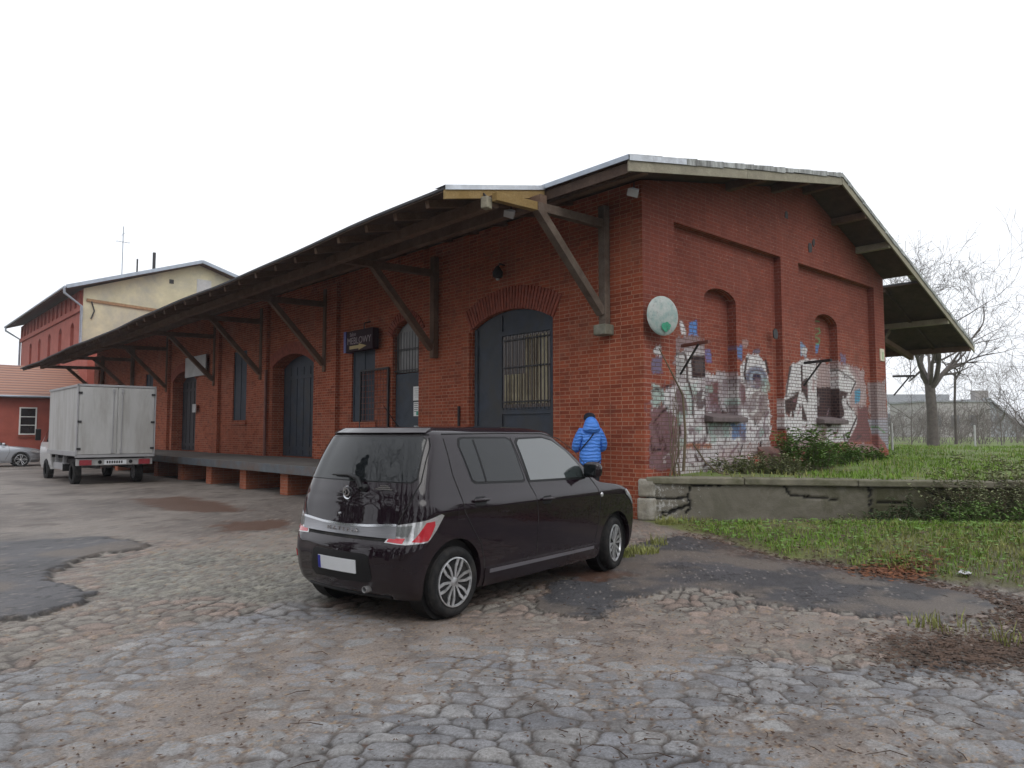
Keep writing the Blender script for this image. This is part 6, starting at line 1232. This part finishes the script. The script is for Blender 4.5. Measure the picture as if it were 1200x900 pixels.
MB().bb(-1.02, -.85, 1.9, 3.3, .42, .62).bb(-1.0, -.9, 2.0, 2.06, .6, .88).bb(-1.0, -.9, 3.1, 3.16, .6, .88).build('side_guard', Mt2, tk); MB().bb(-1.04, -.55, 1.75, 1.85, .38, .6).build('mudguard', M['rubber'], tk)
for (x, y) in ((-.86, 1.0), (.86, 1.0), (-.9, 4.75), (.9, 4.75)):
    e = wheel(tk, 0, 0, -1 if x < 0 else 1, r=.345, w=.22, rimr=.2, spokes=6, mat=Mt2); e.location = (x, y, .345); e.rotation_euler = (0, 0, R(90)) if x > 0 else (0, 0, R(90)); 
    # wheel axis is local y; turn so the hub faces sideways
    e.rotation_euler = (0, 0, R(-90)) if False else (0, 0, R(90))
KV = [(.35, .0, 2.0, .93), (.5, 0, 2.12, .97), (.9, 0, 2.15, .99), (1.2, 0, 2.0, .98), (1.3, 0, 1.75, .96), (1.8, 0, 1.1, .86), (2.15, 0, .75, .76), (2.25, .05, .6, .68)]
Bv = Body(KV, .05, .08, .4, .4, .01, .03, 2.1); zv = [round(.35+i*.05, 3) for i in range(38)]
bo = Bv.mesh(zv).build('cab', M['van_paint'], None, uv=False); bo.parent = tk; bo.location = (0, 4.2, 0); bo.rotation_euler = (0, 0, R(90))
for sg in (-1, 1): patch('cab_window', [(.25, 1.25), (1.3, 1.25), (1.0, 1.6), (.6, 2.0), (.25, 2.0)], lambda x, z, sg=sg: Bv.Q(x, z, sg), .004, M['car_glass'], bo)
MB().bb(-1.22, -1.06, 5.35, 5.45, 1.3, 1.7).build('wing_mirror', M['black_trim'], tk, bevel=.02)

# ================================================================= PERSON
def skinned(name, joints, edges, rad, mat, parent, sub=2, root=0):
    me = bpy.data.meshes.new(name); me.from_pydata([Vector(j) for j in joints], edges, []); o = bpy.data.objects.new(name, me); COL.objects.link(o)
    sk = o.modifiers.new('skin', 'SKIN'); sk.use_smooth_shade = True
    for i, v in enumerate(me.skin_vertices[0].data): r_ = rad[i]; v.radius = r_ if isinstance(r_, tuple) else (r_, r_); v.use_root = (i == root)
    o.modifiers.new('sub', 'SUBSURF').levels = sub; o.modifiers['sub'].render_levels = sub
    nm = bpy.data.meshes.new_from_object(o.evaluated_get(bpy.context.evaluated_depsgraph_get())); o.modifiers.clear(); o.data = nm; nm.materials.clear(); nm.materials.append(mat); nm.shade_smooth(); nm.name = name
    if parent: o.parent = parent
    return o
_jk = None
pe = empty('person', (-.50, .86, .232), AZ-R(90)+R(10), label='person in a bright blue hooded jacket standing with their back turned at the brick wall', cat='person')      # local +y = away from viewer
SKIN = simple('skin', (.45, .27, .2), .6, var=.05, bmp=0); JK = simple('jacket_blue', (.06, .22, .70), .55, var=.12, scale=4, bmp=.1); _n = JK.node_tree; _p = _n.nodes['Principled BSDF']; _w = _n.nodes.new('ShaderNodeTexWave'); _w.bands_direction = 'Z'; _w.inputs['Scale'].default_value = 5; _w.inputs['Distortion'].default_value = 4; _w.inputs['Detail'].default_value = 3; _w.inputs['Detail Scale'].default_value = 2
_t = _n.nodes.new('ShaderNodeTexCoord'); _n.links.new(_t.outputs['Object'], _w.inputs['Vector']); _b = _n.nodes.new('ShaderNodeBump'); _b.inputs['Strength'].default_value = .4; _b.inputs['Distance'].default_value = .03; _n.links.new(_w.outputs['Fac'], _b.inputs['Height']); _n.links.new(_b.outputs[0], _p.inputs['Normal'])
TR_ = simple('trousers', (.012, .014, .02), .9, var=.2); HB = simple('beanie', (.008, .01, .02), .95, var=.2, bmp=.4); BK = simple('boot', (.02, .015, .012), .6)
H = {}
J = [(0, 0, .86), (0, .0, 1.05), (0, -.01, 1.25), (0, .0, 1.38), (0, .02, 1.45), (0, .05, 1.54), (0, .05, 1.62)]; Rd = [(.14, .10), (.12, .09), (.15, .10), (.12, .08), .05, (.075, .09), (.06, .075)]
E_ = [(i, i+1) for i in range(6)]
for s_ in (-1, 1):
    b = len(J); J += [(s_*.09, 0, .80), (s_*.10, .01, .45), (s_*.10, -.02, .10), (s_*.11, .10, .03)]; Rd += [.085, .055, .038, .03]; E_ += [(0, b), (b, b+1), (b+1, b+2), (b+2, b+3)]
    b = len(J); J += [(s_*.17, 0, 1.37), (s_*.245, .01, 1.13), (s_*.17, .22, 1.06), (s_*.10, .30, 1.08)]; Rd += [.05, .038, .03, (.035, .016)]; E_ += [(3, b), (b, b+1), (b+1, b+2), (b+2, b+3)]
    for k in range(4): c = len(J); J += [(s_*(.085-.0), .345, 1.105-k*.02), (s_*.05, .36, 1.10-k*.02)]; Rd += [.009, .007]; E_ += [(b+3, c), (c, c+1)]
    c = len(J); J += [(s_*.09, .29, 1.13), (s_*.07, .31, 1.16)]; Rd += [.011, .009]; E_ += [(b+3, c), (c, c+1)]
skinned('body', J, E_, Rd, SKIN, pe, 2)
nose = MB().box((0, .145, 1.57), (.02, .03, .03)).build('nose', SKIN, pe, bevel=.008)
skinned('trousers', [(0, 0, .88), (.095, 0, .78), (.105, .01, .45), (.105, -.02, .09), (-.095, 0, .78), (-.105, .01, .45), (-.105, -.02, .09)], [(0, 1), (1, 2), (2, 3), (0, 4), (4, 5), (5, 6)], [(.15, .12), .095, .068, .055, .095, .068, .055], TR_, pe)
for s_ in (-1, 1): skinned('boot', [(s_*.105, -.04, .05), (s_*.11, .06, .045), (s_*.112, .16, .035)], [(0, 1), (1, 2)], [.052, .048, .035], BK, pe)
jk = skinned('jacket', [(0, 0, .68), (0, 0, .90), (0, .0, 1.12), (0, 0, 1.30), (0, .01, 1.42)]+[(-.17, 0, 1.36), (-.255, 0, 1.20), (-.27, .05, 1.06), (-.19, .22, 1.03)]+[(.17, 0, 1.36), (.255, 0, 1.20), (.27, .05, 1.06), (.19, .22, 1.03)], [(0, 1), (1, 2), (2, 3), (3, 4), (3, 5), (5, 6), (6, 7), (7, 8), (3, 9), (9, 10), (10, 11), (11, 12)], [(.225, .165), (.225, .165), (.205, .15), (.20, .14), (.11, .09), .10, .09, .08, .06, .10, .09, .08, .06], JK, pe, 3)
for v in jk.data.vertices:      # quilting: horizontal seams
    s_ = math.sin(v.co.z*2*math.pi/.062); cx = Vector((v.co.x, v.co.y, 0)); r0 = cx.length
    if r0 > 1e-3 and v.co.z < 1.4: v.co.x *= 1-.045*max(0, s_)**4; v.co.y *= 1-.045*max(0, s_)**4
skinned('hood', [(0, -.06, 1.35), (0, -.11, 1.44), (0, -.06, 1.56), (0, .0, 1.60)], [(0, 1), (1, 2), (2, 3)], [(.19, .10), (.18, .13), (.13, .11), (.08, .09)], JK, pe, 3)
MB().lathe([(.105, -.03), (.112, .0), (.105, .05), (.08, .085), (.04, .105), (.001, .11)], 24, Matrix.Translation((0, .03, 1.615))).build('beanie', HB, pe, smooth=60, uv=False)
MB().tube([(.10, -.05, 1.43), (.02, -.158, 1.33), (-.06, -.165, 1.23), (-.15, -.13, 1.12), (-.19, -.03, 1.03), (-.18, .06, .97)], .011, 6).build('bag_strap', HB, pe, uv=False)
# ================================================================= AIR
m = bpy.data.materials.new('haze'); m.use_nodes = True; n = m.node_tree.nodes; n.clear(); o_ = n.new('ShaderNodeOutputMaterial'); pv = n.new('ShaderNodeVolumePrincipled'); pv.inputs['Color'].default_value = (.93, .95, 1, 1); pv.inputs['Density'].default_value = .0006; pv.inputs['Anisotropy'].default_value = .1
m.node_tree.links.new(pv.outputs[0], o_.inputs['Volume'])
USE_HAZE = True
if USE_HAZE: MB().bb(-950, 950, -950, 950, -1.2, 19).build('haze', m, uv=False, kind='stuff')
